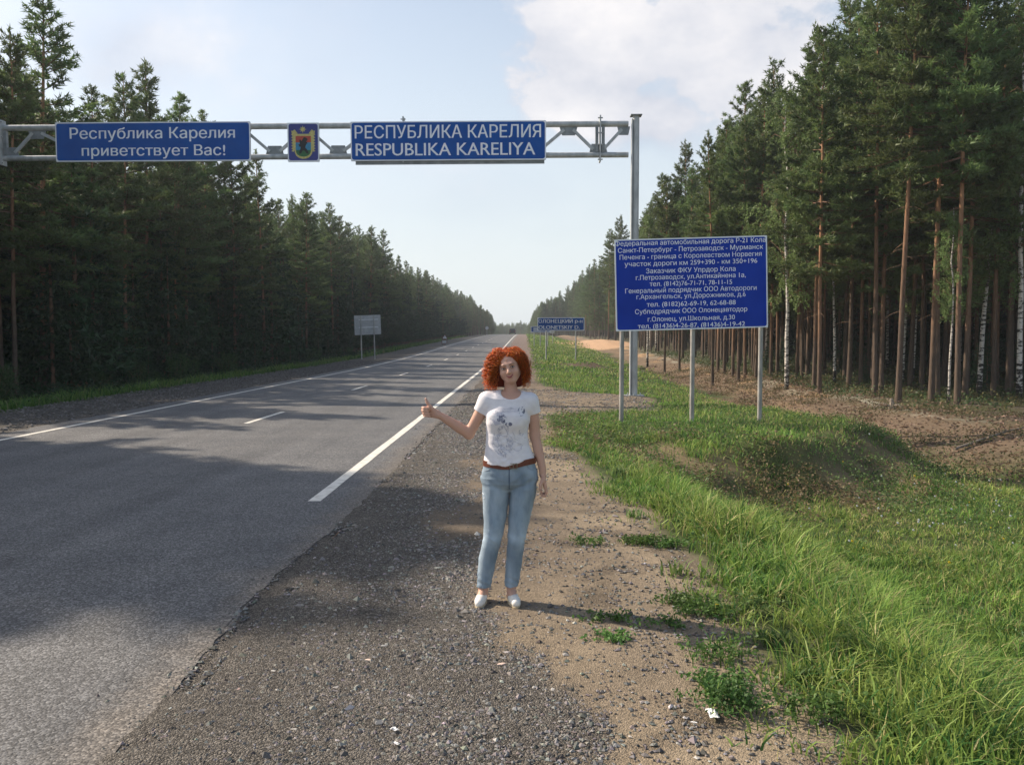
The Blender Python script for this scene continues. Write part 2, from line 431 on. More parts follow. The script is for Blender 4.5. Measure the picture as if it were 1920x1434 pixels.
M = {}
M['ground'] = ground_mat()
M['asphalt'] = asphalt_mat()
M['paint'] = varied('road_paint', (.50, .47, .40), (.74, .71, .63), 9, .6, bump=.3, bscale=80, lo=.3, hi=.55)
M['stone'] = leaf_mat('stone', (1, 1, 1), .9, 0.0, .25)
M['grass'] = leaf_mat('grass_blade', (1, 1, 1), .55, .35)
M['needle'] = leaf_mat('pine_needles', (.125, .180, .064), .55, .34)
M['spruce'] = leaf_mat('spruce_needles', (.035, .07, .026), .55, .2)
M['birchleaf'] = leaf_mat('birch_leaves', (.16, .225, .075), .5, .38)
M['shrubleaf'] = leaf_mat('shrub_leaves', (.05, .095, .028), .5, .3)
M['pinebark'] = pine_bark()
M['branch'] = varied('branch_bark', (.10, .06, .035), (.22, .13, .08), 8, .9)
M['birchbark'] = birch_bark()
M['zinc'] = varied('galvanised_steel', (.34, .36, .36), (.50, .52, .52), 6, .55, .2, .15, 40, stretch=(1, 1, .35))
M['zincdark'] = varied('galvanised_plate', (.20, .22, .225), (.30, .32, .33), 5, .6, .3, .1)
M['concrete'] = varied('post_concrete', (.27, .26, .24), (.42, .40, .37), 10, .9, 0, .4, 60, stretch=(1, 1, .3))
M['blue'] = varied('sign_blue', (.002, .070, .31), (.003, .088, .37), 1.3, .55, spec=.15)
M['blue2'] = varied('sign_blue_deep', (.003, .035, .33), (.005, .045, .40), 1.3, .55, spec=.15)
M['violet'] = varied('emblem_blue', (.018, .030, .19), (.028, .040, .24), 2, .4)
M['white'] = varied('sign_white', (.74, .78, .83), (.86, .88, .90), 3, .5)
M['signback'] = varied('sign_back_sheet', (.42, .45, .48), (.56, .58, .60), 4, .5, .2, .1)
M['gold'] = varied('emblem_gold', (.50, .43, .12), (.62, .55, .22), 20, .5)
M['red'] = varied('emblem_red', (.42, .055, .035), (.5, .08, .05), 8, .5)
M['sky_blue'] = varied('emblem_light_blue', (.03, .22, .38), (.04, .27, .44), 8, .5)
M['green'] = varied('emblem_green', (.03, .13, .045), (.045, .18, .06), 8, .5)
M['black'] = varied('emblem_black', (.01, .012, .014), (.02, .022, .024), 8, .5)
M['wood'] = varied('dead_wood', (.13, .10, .075), (.30, .26, .21), 12, .9, 0, .5, 40)
M['litter'] = varied('white_litter', (.70, .70, .68), (.85, .85, .84), 30, .6)


# ------------------------------------------------------------------ ground
def zones(X, Y):
    """base colours of the soils, and how stony they are"""
    X = np.asarray(X, float); Y = np.asarray(Y, float)
    n1 = fbm(X, Y, 2.4, 51); n2 = fbm(X, Y, .8, 52); n3 = fbm(X, Y * .6, 1.3, 53)
    def c(*a): return np.array(a)
    gravel = c(.122, .111, .096); sandy = c(.262, .210, .145); brown = c(.150, .120, .088); turf = c(.05, .068, .022)
    moss = c(.068, .07, .032); bank = c(.158, .115, .076); sand = c(.46, .30, .165); lichen = c(.34, .32, .25)
    C = np.zeros(X.shape + (3,)); C[:] = turf; g = np.zeros(X.shape)

    def mix(col, w, gv=None):
        nonlocal C, g
        w = np.clip(w, 0, 1); C = C * (1 - w[..., None]) + col * w[..., None]
        if gv is not None: g = g * (1 - w) + gv * w
    E = edgeR(Y)
    # mound flank, dug soil
    q = np.sqrt(((X - 3.9) / 4.9) ** 2 + ((Y - 19.6) / 5.9) ** 2)
    mix(c(.19, .145, .085), np.exp(-((q - .86) / .16) ** 2) * (Y < 20) * sst(.35, .6, n1 + .1), .1)
    q2 = np.sqrt(((X - 2.6) / 3.6) ** 2 + ((Y - 63.5) / 6.5) ** 2)
    mix(c(.12, .085, .06), np.exp(-((q2 - .8) / .25) ** 2) * (Y < 66) * sst(.3, .5, n1), .1)
    # right: sand in the ditch, brown bank, forest floor
    mix(bank, sst(8.3, 9.8, X + (n1 - .5) * 3.5) * sst(15, 24, Y + (n2 - .5) * 4 + (X - 9) * .5), .12)
    mix(sand, np.exp(-((X - 8.6 - (n1 - .5) * 3) / .9) ** 2) * sst(14, 19, Y) * (1 - sst(30, 42, Y)) * sst(.42, .56, n2), .1)
    mix(sand * .8, sst(10, 12, X) * sst(.55, .68, n3) * (1 - sst(13, 15, X)) * sst(30, 34, Y), .1)
    mix(moss, sst(12.6, 14.3, X + (n1 - .5) * 2.5) * sst(22, 30, Y), 0)
    mix(brown * .6, sst(12.8, 14.5, X) * sst(.5, .62, n1), 0)
    mix(lichen, np.exp(-((X - 13.6 - (n1 - .5) * 3) / 1.2) ** 2) * sst(.52, .62, n2) * sst(24, 32, Y), .2)
    sc = np.exp(-(((X - 10) / 6.5) ** 2 + ((Y - 138) / 28) ** 2) ** 2)
    mix(c(.46, .30, .185), sst(.25, .5, sc + (n1 - .5) * .2), .1)
    # left
    mix(moss * .8, 1 - sst(-18.5, -15.8, X + (n1 - .5) * 2), 0)
    mix(brown * .7, (1 - sst(-18, -15, X)) * sst(.5, .65, n1), 0)
    mix(c(.5, .36, .22), np.exp(-(((X + 15.5) / 3) ** 2 + ((Y - 168) / 22) ** 2) ** 2) * 1.2, .1)
    wl = sst(-13.6, -12.9, X + (n2 - .5) * 1.2) * (X < -5)
    mix(gravel * 1.05, wl, .9)
    # right shoulder: gravel by the asphalt, sandy dirt toward the grass
    sw = (X > -5) * (1 - sst(-.15, .25, X - E + (n2 - .5) * .5))
    mix(brown * 1.15, sw, .35)
    far = sst(12, 30, Y)
    sandw = sst(-.9, .35, X + (n1 - .5) * 1.9 + (n3 - .5) * .8 - .35 * far) * (1 - .6 * far)
    mix(sandy, sw * sandw * (.45 + .55 * sst(.35, .62, fbm(X, Y * .8, .7, 305, 4))), .3)
    mix(brown * .75, sw * sst(.56, .70, fbm(X, Y, .45, 307, 4)) * .7, .5)
    gv = sst(.05, .6, (n3 - .42) * 2.6 + (n2 - .5) * 2.2 + .55 - (X + .72) * 1.0 - .15 * sst(7, 20, Y))
    mix(gravel, sw * gv, 1.0)
    mix(c(.19, .145, .125), sw * sst(26, 45, Y) * .8, .8)
    return C, g


def axis(segs):
    out = [segs[0][0]]
    for a, b, s in segs:
        n = max(1, int(round((b - a) / s))); out += list(np.linspace(a, b, n + 1)[1:])
    return np.array(out)


def sheet(name, xs, ys, zfn, kind='structure', border=None, label=None):
    X, Y = np.meshgrid(xs, ys); Z = zfn(X, Y)
    C, g = zones(X, Y)
    V = np.stack([X, Y, Z], -1).reshape(-1, 3); nx = len(xs)
    i = np.arange(len(ys) - 1)[:, None] * nx + np.arange(nx - 1)[None]
    F = np.stack([i, i + 1, i + nx + 1, i + nx], -1).reshape(-1, 4)
    o = obj(name, mesh(name, V, F, [M['ground']], None, True, C.reshape(-1, 3), g.ravel()))
    return tag(o, label, None, None, kind)


gx = axis([(-900, -120, 60), (-120, -40, 6), (-40, -17, 1.2), (-17, -9.9, .3), (-9.9, -1.8, 1.2), (-1.8, 8, .11), (8, 17, .3), (17, 45, 1.2), (45, 120, 6), (120, 900, 60)])
gy = axis([(-60, -8, 4), (-8, 1.5, .5), (1.5, 24, .12), (24, 48, .3), (48, 110, 1.0), (110, 330, 4), (330, 700, 14), (700, 1800, 100)])
terrain = sheet('ground', gx, gy, hgt)

# shoulders
ys = axis([(-4, 1.5, .5), (1.5, 30, .12), (30, 60, .4), (60, 330, 3), (330, 460, 8)])


def shoulder(name, inner, outer, n):
    t = np.linspace(0, 1, n)
    Y = np.repeat(ys[:, None], n, 1)
    X = inner(Y) * (1 - t) + outer(Y) * t
    lift = (.030 * (1 - t) + .012) * sst(1.0, .9, t) - .03 * sst(.92, 1.0, t)
    lift = lift * 0 + np.where(t > .93, -.03, .014 * (1 - t) + .006)
    base = hgt(X, Y); rz = roadz(Y)
    base = np.where(t < .25, np.maximum(base, rz - .035), base)
    Z = base + lift
    Z[:, 0] = rz[:, 0] + .001 + (fbm(Y[:, 0] * 3, Y[:, 0] * 0, .7, 61) - .62) * .016
    C, g = zones(X, Y)
    V = np.stack([X, Y, Z], -1).reshape(-1, 3)
    i = np.arange(len(ys) - 1)[:, None] * n + np.arange(n - 1)[None]
    F = np.stack([i, i + 1, i + n + 1, i + n], -1).reshape(-1, 4)
    if X[0, -1] < X[0, 0]: F = F[:, ::-1]
    return tag(obj(name, mesh(name, V, F, [M['ground']], None, True, C.reshape(-1, 3), g.ravel())), None, None, None, 'structure')


def asphR(Y):
    return -1.80 + (fbm(Y, Y * 0 + 1.5, 1.1, 71) - .5) * .16 + (fbm(Y, Y * 0 + 4.5, .22, 73, 3) - .5) * .10 - .12 * np.exp(-((Y - 6) / 2.0) ** 2)


def asphL(Y):
    return -9.95 + (fbm(Y, Y * 0 + 9.5, 2.3, 72) - .5) * .2


gravel_r = shoulder('gravel_shoulder', lambda Y: asphR(Y) - .03, lambda Y: edgeR(Y) + .2, 34)
gravel_l = shoulder('gravel_shoulder', lambda Y: asphL(Y) + .03, lambda Y: -13.2 + 0 * Y, 14)

# road slab
t = np.linspace(0, 1, 16); Y = np.repeat(ys[:, None], 18, 1)
X = np.empty_like(Y); X[:, 1:17] = asphL(Y[:, 1:17]) * (1 - t) + asphR(Y[:, 1:17]) * t
X[:, 0] = X[:, 1] - .01; X[:, 17] = X[:, 16] + .012
Z = roadz(Y); Z[:, 0] -= .09; Z[:, 17] -= .09
V = np.stack([X, Y, Z], -1).reshape(-1, 3)
i = np.arange(len(ys) - 1)[:, None] * 18 + np.arange(17)[None]
road = tag(obj('road', mesh('road', V, np.stack([i, i + 1, i + 19, i + 18], -1).reshape(-1, 4), [M['asphalt']])), kind='structure')


def stripe(name, x0, x1, y0, y1, step=2.0, wob=.006):
    yy = np.linspace(y0, y1, max(2, int((y1 - y0) / step) + 1))
    a = x0 + (vnoise(yy, yy * 0, .7, 81) - .5) * wob * 2; b = x1 + (vnoise(yy, yy * 0, .7, 82) - .5) * wob * 2
    z = roadz(yy) + .004
    V = np.concatenate([np.stack([a, yy, z], 1), np.stack([b, yy, z], 1)]); n = len(yy)
    F = [(i, n + i, n + i + 1, i + 1) for i in range(n - 1)]
    return obj(name, mesh(name, V, F, [M['paint']]), road)


stripe('edge_line', -2.43, -2.29, 9.45, 420, .6)
stripe('edge_line', -9.40, -9.27, -4, 420, .6)
k = 0
y0 = 17.95
while y0 < 300:
    stripe('centre_dash', -5.97, -5.85, y0, y0 + 2.75, .5); y0 += 11.15


# ------------------------------------------------------------------ loose stones
def stones_geo(n, xs, ys, size, colf, sink=.25):
    base = np.array([(1, 0, 0), (-1, 0, 0), (0, 1, 0), (0, -1, 0), (0, 0, 1), (0, 0, -1)], float)
    tri = np.array([(0, 2, 4), (2, 1, 4), (1, 3, 4), (3, 0, 4), (2, 0, 5), (1, 2, 5), (3, 1, 5), (0, 3, 5)])
    V = np.repeat(base[None], n, 0) * rng.uniform(.6, 1.25, (n, 6, 1)) + rng.normal(0, .16, (n, 6, 3))
    V = V * size[:, None, None] * np.stack([rng.uniform(.8, 1.3, n), rng.uniform(.8, 1.3, n), rng.uniform(.45, .8, n)], 1)[:, None]
    a = rng.uniform(0, 6.28, n); ca, sa = np.cos(a), np.sin(a)
    x = V[..., 0] * ca[:, None] - V[..., 1] * sa[:, None]; y = V[..., 0] * sa[:, None] + V[..., 1] * ca[:, None]
    z0 = np.maximum(hgt(xs, ys) + .012, np.where(xs < asphR(ys) + .05, roadz(ys) - .005, -9))
    V = np.stack([x + xs[:, None], y + ys[:, None], V[..., 2] + z0[:, None] + size[:, None] * (.4 - sink)], -1)
    F = (tri[None] + (np.arange(n) * 6)[:, None, None]).reshape(-1, 3)
    return V.reshape(-1, 3), F, np.repeat(colf, 6, 0)


def scatter_gravel():
    n = 150000
    yy = 2.4 * (30 / 2.4) ** rng.random(n); xx = rng.uniform(-2.2, 3.6, n)
    C, g = zones(xx, yy)
    keep = (rng.random(n) < np.clip(g ** 1.7, .02, 1) * (.25 + 1.3 * sst(.3, .62, fbm(xx, yy, .5, 301))) * np.where(xx > asphR(yy) + .02, 1, np.clip(.9 - (asphR(yy) - xx) * 9, .04, 1))) & (xx < edgeR(yy) + .1)
    xx, yy = xx[keep], yy[keep]; n = len(xx)
    size = .0045 + .0105 * rng.random(n) ** 2.6 + .0006 * yy
    size *= np.where(rng.random(n) < .02, 1.8, 1)
    tone = rng.uniform(.08, .34, n) * np.where(rng.random(n) < .06, 1.7, .95)
    col = tone[:, None] * np.array([1.0, .96, .89]) * (1 + rng.normal(0, .05, (n, 3)))
    V, F, c = stones_geo(n, xx, yy, size, col)
    tag(obj('gravel', mesh('gravel', V, F, [M['stone']], None, False, c)), 'loose grey gravel strewn over the shoulder beside the asphalt', None, None, 'stuff')
    n = 6000
    xx = rng.uniform(-13.1, -10.0, n); yy = rng.uniform(12, 60, n)
    V, F, c = stones_geo(n, xx, yy, .02 + .02 * rng.random(n), rng.uniform(.09, .26, n)[:, None] * np.array([1, .93, .86]))
    tag(obj('gravel', mesh('gravel_far', V, F, [M['stone']], None, False, c)), 'loose gravel along the far side of the road', None, None, 'stuff')


scatter_gravel()


def ico_stone(seed):
    r = np.random.default_rng(seed)
    import bmesh
    bm = bmesh.new(); bmesh.ops.create_icosphere(bm, subdivisions=1, radius=1)
    for v in bm.verts:
        k = r.uniform(.72, 1.15); v.co = Vector((v.co.x * k * 1.25, v.co.y * k * .9, v.co.z * k * .55))
    me = bpy.data.meshes.new('stone'); bm.to_mesh(me); bm.free()
    a = me.color_attributes.new('Col', 'FLOAT_COLOR', 'POINT')
    t = r.uniform(.34, .56); c = (t, t * .95, t * .87, 1)
    if seed % 5 == 0: c = (t * 1.1, t * .82, t * .7, 1)
    for d in a.data: d.color = c
    me.materials.append(M['stone'])
    return me


STONES = [ico_stone(s) for s in range(9)]
for (u, v, s) in [(445, 1302, 15), (463, 1305, 10), (512, 1267, 14), (516, 1305, 9), (570, 1300, 10), (600, 1295, 12), (627, 1297, 15), (660, 1272, 13), (672, 1262, 10),
                  (690, 1243, 14), (578, 1342, 12), (465, 1335, 13), (480, 1362, 13), (555, 1375, 15), (640, 1280, 11), (697, 1278, 9), (720, 1290, 9), (622, 1208, 12),
                  (664, 1209, 10), (573, 1195, 9), (940, 1248, 14), (785, 1259, 12), (700, 1215, 10), (545, 1260, 9), (610, 1180, 8), (905, 1230, 8), (1035, 1295, 11),
                  (750, 1215, 8), (424, 1345, 9), (588, 1400, 10), (800, 1182, 8), (668, 1325, 9), (520, 1340, 8), (735, 1340, 8), (860, 1200, 7), (850, 1330, 8)]:
    p = atz(u, v, -.01); d = p[1]
    st = obj('stone', STONES[random.randrange(9)], gravel_r)
    r_ = s * .5 * d / 1600 * 1.3
    st.scale = (r_, r_, r_); st.rotation_euler = (random.uniform(-.2, .2), random.uniform(-.2, .2), random.uniform(0, 6.28))
    st.location = (p[0], p[1], hz(p[0], p[1]) + r_ * .3)


# ------------------------------------------------------------------ grass
def blades(x, y, h, w, lean, col, segs=2, tipc=1.25):
    n = len(x); a = rng.uniform(0, 6.28, n); b = rng.uniform(0, 6.28, n)
    z = hgt(x, y) - .01
    side = np.stack([np.cos(a), np.sin(a), np.zeros(n)], 1); ld = np.stack([np.cos(b), np.sin(b), np.zeros(n)], 1)
    P = []; tt = np.linspace(0, 1, segs + 1)
    base = np.stack([x, y, z], 1)
    for t in tt:
        c = base + ld * (lean * h * t ** 2)[:, None] + np.array([0, 0, 1]) * (h * (t - .38 * lean * t ** 3))[:, None]
        ww = w * (1 - t ** 1.8) * (.75 + .5 * t)
        if t < 1: P += [c - side * ww[:, None] * .5, c + side * ww[:, None] * .5]
        else: P += [c]
    k = len(P); V = np.stack(P, 1)
    F = []
    for s in range(segs - 1):
        F += [(2 * s, 2 * s + 1, 2 * s + 3), (2 * s, 2 * s + 3, 2 * s + 2)]
    s = segs - 1; F += [(2 * s, 2 * s + 1, 2 * s + 2)]
    F = (np.array(F)[None] + (np.arange(n) * k)[:, None, None]).reshape(-1, 3)
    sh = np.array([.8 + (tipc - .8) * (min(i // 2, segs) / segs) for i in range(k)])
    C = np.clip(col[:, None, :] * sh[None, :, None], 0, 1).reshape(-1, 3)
    return V.reshape(-1, 3), F, C


def grass_density(x, y):
    E = edgeR(y); n1 = fbm(x, y, 1.5, 101); n2 = fbm(x, y, .5, 102)
    d = sst(-.35, .75, x - E + (n2 - .5) * 1.5) ** 1.3 * (.45 + .75 * sst(.35, .6, fbm(x, y, .28, 104, 2)))
    q = np.sqrt(((x - 3.9) / 4.9) ** 2 + ((y - 19.6) / 5.9) ** 2)
    flank = np.exp(-((q - .86) / .17) ** 2) * (y < 20)
    d = d * (1 - .92 * flank * sst(.3, .55, n1 + .1))
    q2 = np.sqrt(((x - 2.6) / 3.6) ** 2 + ((y - 63.5) / 6.5) ** 2)
    d = d * (1 - .8 * np.exp(-((q2 - .8) / .25) ** 2) * (y < 66))
    d = d * (1 - sst(7.6, 9.4, x + (n1 - .5) * 3) * sst(14, 20, y + (n2 - .5) * 4))
    d = d * np.where(x > 12.5, 0, 1)
    return np.clip(d, 0, 1)


def inview(x, y, m=1.06):
    return (x < y * .602 * m + .15) & (x > -y * .63 * m - .15)


GV, GF, GC = [], [], []
gn = 0


def grow(n, x0, x1, y0, y1, h0, h1, w0, w1, tall, dens=None, cols=None, segs=2):
    global gn
    y = rng.uniform(y0, y1, n); x = rng.uniform(x0, x1, n)
    D = (dens or grass_density)(x, y); k = (rng.random(n) < D) & inview(x, y)
    x, y = x[k], y[k]; n = len(x)
    p = fbm(x, y, 1.7, 111); p2 = fbm(x, y, .6, 112)
    h = (h0 + (h1 - h0) * rng.random(n)) * (.55 + .9 * p)
    if tall:
        # the strip beside the shoulder is the tallest
        E = edgeR(y); h = h * (.55 + .6 * np.exp(-((x - E - 1.0) / 1.6) ** 2)) * (.45 + .55 * sst(0, .6, x - E)) * (.45 + 1.1 * fbm(x, y, .38, 114, 2)) * (.7 + .6 * vnoise(x, y, .13, 115))
    g1 = np.array([.165, .30, .055]); g2 = np.array([.29, .37, .085]); g3 = np.array([.38, .34, .15]); g0 = np.array([.07, .175, .038])
    t = np.clip((p - .3) * 2.2 + rng.normal(0, .22, n), 0, 1)[:, None]
    c = g1 * (1 - t) + g2 * t
    dk = (rng.random(n) < .22)[:, None]; c = np.where(dk, g0, c)
    c = c * np.where(fbm(x, y, .9, 117) > .56, 1.0, .82)[:, None]; dr = (rng.random(n) < .07 + .12 * sst(.5, .7, p2) + .10 * sst(3, 6, x))[:, None]; c = np.where(dr, g3, c)
    if cols is not None: c = c * np.array(cols)
    c = c * rng.uniform(.75, 1.2, (n, 1))
    V, F, C = blades(x, y, h, rng.uniform(w0, w1, n), rng.uniform(.1, 1.2, n), c, segs)
    GV.append(V); GF.append(F + gn); GC.append(C); gn += len(V)


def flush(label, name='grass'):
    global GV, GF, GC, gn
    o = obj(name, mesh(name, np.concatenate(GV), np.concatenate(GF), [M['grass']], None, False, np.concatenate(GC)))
    tag(o, label, None, None, 'stuff'); GV, GF, GC, gn = [], [], [], 0


grow(36000, .7, 4.2, 2.6, 6.5, .10, .29, .007, .017, True, segs=3)
grow(56000, .7, 6.8, 6, 11, .10, .34, .008, .018, True, segs=3)
grow(44000, .3, 9.5, 10.5, 16, .07, .22, .010, .020, True)
grow(9000, -.5, 8, 13, 19.5, .08, .26, .012, .026, False, lambda x, y: (x > edgeR(y) + .3) * sst(.48, .6, fbm(x, y, .8, 317)))
grow(26000, .2, 12, 15.5, 24, .06, .18, .014, .026, False)
grow(26000, .3, 12.5, 23, 46, .07, .2, .022, .045, False)
grow(26000, .3, 12.5, 45, 130, .08, .22, .05, .12, False)
grow(9000, .3, 12.5, 125, 280, .1, .3, .15, .35, False)
flush('bright green roadside grass on the right verge')
dl = lambda x, y: sst(-12.9, -13.6, x) * 0 + np.clip((1 - sst(-13.6, -12.9, x + (fbm(x, y, .8, 131) - .5))) * (.25 + .9 * sst(.35, .6, fbm(x, y, 3, 132))) * sst(-19, -16.5, x), 0, 1)
grow(42000, -19, -12.6, 18, 60, .12, .5, .02, .045, False, dl, (.55, .68, .62))  # blade colours lowered here to paint in the shade of the trees
grow(16000, -19, -12.6, 60, 200, .15, .5, .06, .15, False, dl, (.55, .68, .62))
flush('rank grass in the ditch at the left forest edge, tree shade put into its colour')

# broad-leaved low weeds on the mound flank and the verge, and blueberry floor on the right
BV = Buf()


def leaflets(P, n, size, spread, cols, up=.6, buf=None):
    """P (k,3) clump centres; n leaves each"""
    k = len(P); c = np.repeat(P, n, 0) + rng.normal(0, 1, (k * n, 3)) * spread * np.array([1, 1, .6])
    d = rng.normal(0, 1, (k * n, 3)); d[:, 2] = np.abs(d[:, 2]) * up; d /= np.linalg.norm(d, axis=1)[:, None]
    s = np.cross(d, rng.normal(0, 1, (k * n, 3))); s /= np.linalg.norm(s, axis=1)[:, None]
    sz = size * rng.uniform(.6, 1.3, (k * n, 1))
    V = np.stack([c - d * sz * .5, c + s * sz * .3, c + d * sz * .5, c - s * sz * .3], 1).reshape(-1, 3)
    b = np.arange(k * n)[:, None] * 4
    F = np.concatenate([b + [0, 1, 2], b + [0, 2, 3]])
    col = np.repeat(np.repeat(cols, n, 0) * rng.uniform(.75, 1.25, (k * n, 1)), 4, 0)
    (buf or BV).add(V, F, 0, col)


def weed_patch():
    n = 12000; x = rng.uniform(-.2, 9.5, n); y = rng.uniform(11, 21, n)
    q = np.sqrt(((x - 3.9) / 4.9) ** 2 + ((y - 19.6) / 5.9) ** 2)
    k = (rng.random(n) < np.exp(-((q - .84) / .22) ** 2) * (y < 20) * .9) & (x > edgeR(y) + .2)
    x, y = x[k], y[k]; p = fbm(x, y, 1.0, 141)
    z = hgt(x, y) + .05
    pick = rng.random(len(x)); kk = fbm(x, y, .7, 315) > .43; x, y, p, z, pick = x[kk], y[kk], p[kk], z[kk], pick[kk]; c = np.where((p > .55)[:, None], np.array([.21, .165, .085]), np.array([.12, .19, .06])); c = np.where((pick < .25)[:, None], np.array([.08, .13, .045]), c); c = np.where((pick > .88)[:, None], np.array([.20, .14, .09]), c)
    leaflets(np.stack([x, y, z + .06 * p], 1), 10, .05, .10, c)
    n = 5200; x = rng.uniform(.9, 10, n); y = rng.uniform(3, 22, n); k = (x > edgeR(y) + .3) & inview(x, y) & (fbm(x, y, 1.1, 145) > .50)
    x, y = x[k], y[k]; z = hgt(x, y) + .06 + .05 * rng.random(len(x))
    leaflets(np.stack([x, y, z], 1), 9, .035, .07, np.tile(np.array([.085, .17, .045]), (len(x), 1)))


weed_patch()
tag(obj('weeds', BV.mesh('weeds', [M['grass']])), 'low broad-leaved weeds over the earth mound below the information board', None, None, 'stuff')
BV = Buf()
n = 9000; x = rng.uniform(13, 42, n); y = rng.uniform(30, 95, n); k = (fbm(x, y, 2.5, 151) > .40) & (rng.random(n) < .9) & inview(x, y)
x, y = x[k], y[k]
leaflets(np.stack([x, y, hgt(x, y) + .14], 1), 9, .12, .22, np.where((rng.random(len(x)) < .3)[:, None], np.array([.13, .12, .05]), np.array([.06, .095, .035])))
tag(obj('undergrowth', BV.mesh('undergrowth', [M['grass']])), 'blueberry and moss undergrowth beneath the right pines', None, None, 'stuff')
BV = Buf()
n = 5000; x = rng.uniform(-34, -15.5, n); y = rng.uniform(20, 90, n); k = (fbm(x, y, 2.5, 152) > .35)
x, y = x[k], y[k]
leaflets(np.stack([x, y, hgt(x, y) + .25], 1), 10, .16, .35, np.tile(np.array([.03, .055, .02]), (len(x), 1)))
tag(obj('undergrowth', BV.mesh('undergrowth_left', [M['grass']])), 'dark leafy undergrowth at the foot of the left forest', None, None, 'stuff')

# dug bank: clods and roots as loose debris, tufts of heather
n = 9000; yy = 17 + 58 * rng.random(n) ** 1.3; xx = rng.uniform(8.6, 17, n); k = (fbm(xx, yy, 1.6, 161) > .52) & inview(xx, yy) & (xx < 13 + rng.random(n) * 4 + np.clip(36 - yy, 0, 9))
xx, yy = xx[k], yy[k]; n = len(xx)
tone = rng.choice([.12, .17, .24, .34], n, p=[.35, .35, .2, .1])
V, F, c = stones_geo(n, xx, yy, rng.uniform(.012, .05, n) * np.where(rng.random(n) < .08, 2, 1), tone[:, None] * np.array([1.05, .74, .52]))
tag(obj('rubble', mesh('rubble', V, F, [M['stone']], None, False, c)), 'clods and pale stones on the dug bank below the right pines', None, None, 'stuff')
BV = Buf()
n = 10000; x = rng.uniform(9.0, 22, n); y = rng.uniform(17, 60, n); k = (fbm(x, y, 1.9, 163) > .50) & inview(x, y) & (rng.random(n) < .8)
x, y = x[k], y[k]
leaflets(np.stack([x, y, hgt(x, y) + .06], 1), 16, .06, .14, np.where((rng.random(len(x)) < .5)[:, None], np.array([.15, .125, .06]), np.array([.085, .105, .04])))
n = 1500; x = rng.uniform(9.3, 15, n); y = rng.uniform(17, 55, n)
leaflets(np.stack([x, y, hgt(x, y) + .02], 1), 6, .11, .2, np.tile(np.array([.26, .19, .12]), (n, 1)), up=.1)
tag(obj('heather', BV.mesh('heather', [M['grass']])), 'brownish heather tufts and dry litter over the dug bank on the right', None, None, 'stuff')


# ------------------------------------------------------------------ trees
def clump_tris(buf, C, D, K, ln, wd, m, cols):
    """needle / leaf clumps: C centres, D directions, K triangles each"""
    n = len(C); c = np.repeat(C, K, 0); d = np.repeat(D, K, 0) * .9 + rng.normal(0, .75, (n * K, 3))
    d /= np.linalg.norm(d, axis=1)[:, None]
    s = np.cross(d, rng.normal(0, 1, (n * K, 3))); s /= np.linalg.norm(s, axis=1)[:, None]
    l = ln * rng.uniform(.65, 1.25, (n * K, 1)); w = wd * rng.uniform(.7, 1.3, (n * K, 1))
    c = c + rng.normal(0, .035, (n * K, 3))
    V = np.stack([c - s * w * .5, c + s * w * .5, c + d * l], 1).reshape(-1, 3)
    F = np.arange(n * K * 3).reshape(-1, 3)
    buf.add(V, F, m, np.repeat(np.repeat(cols, K, 0), 3, 0))


def trunk_geo(H, r0, seed, n=9, lean=.25):
    r = np.random.default_rng(seed); k = 12
    z = np.linspace(0, H, k); bx = np.cumsum(r.normal(0, lean * .18, k)) * z / H; by = np.cumsum(r.normal(0, lean * .18, k)) * z / H
    P = np.stack([bx - bx[0], by - by[0], z], 1); t = z / H
    rad = r0 * (1 - t) ** .75 * .95 + .012; rad[0] *= 1.25
    return P, rad


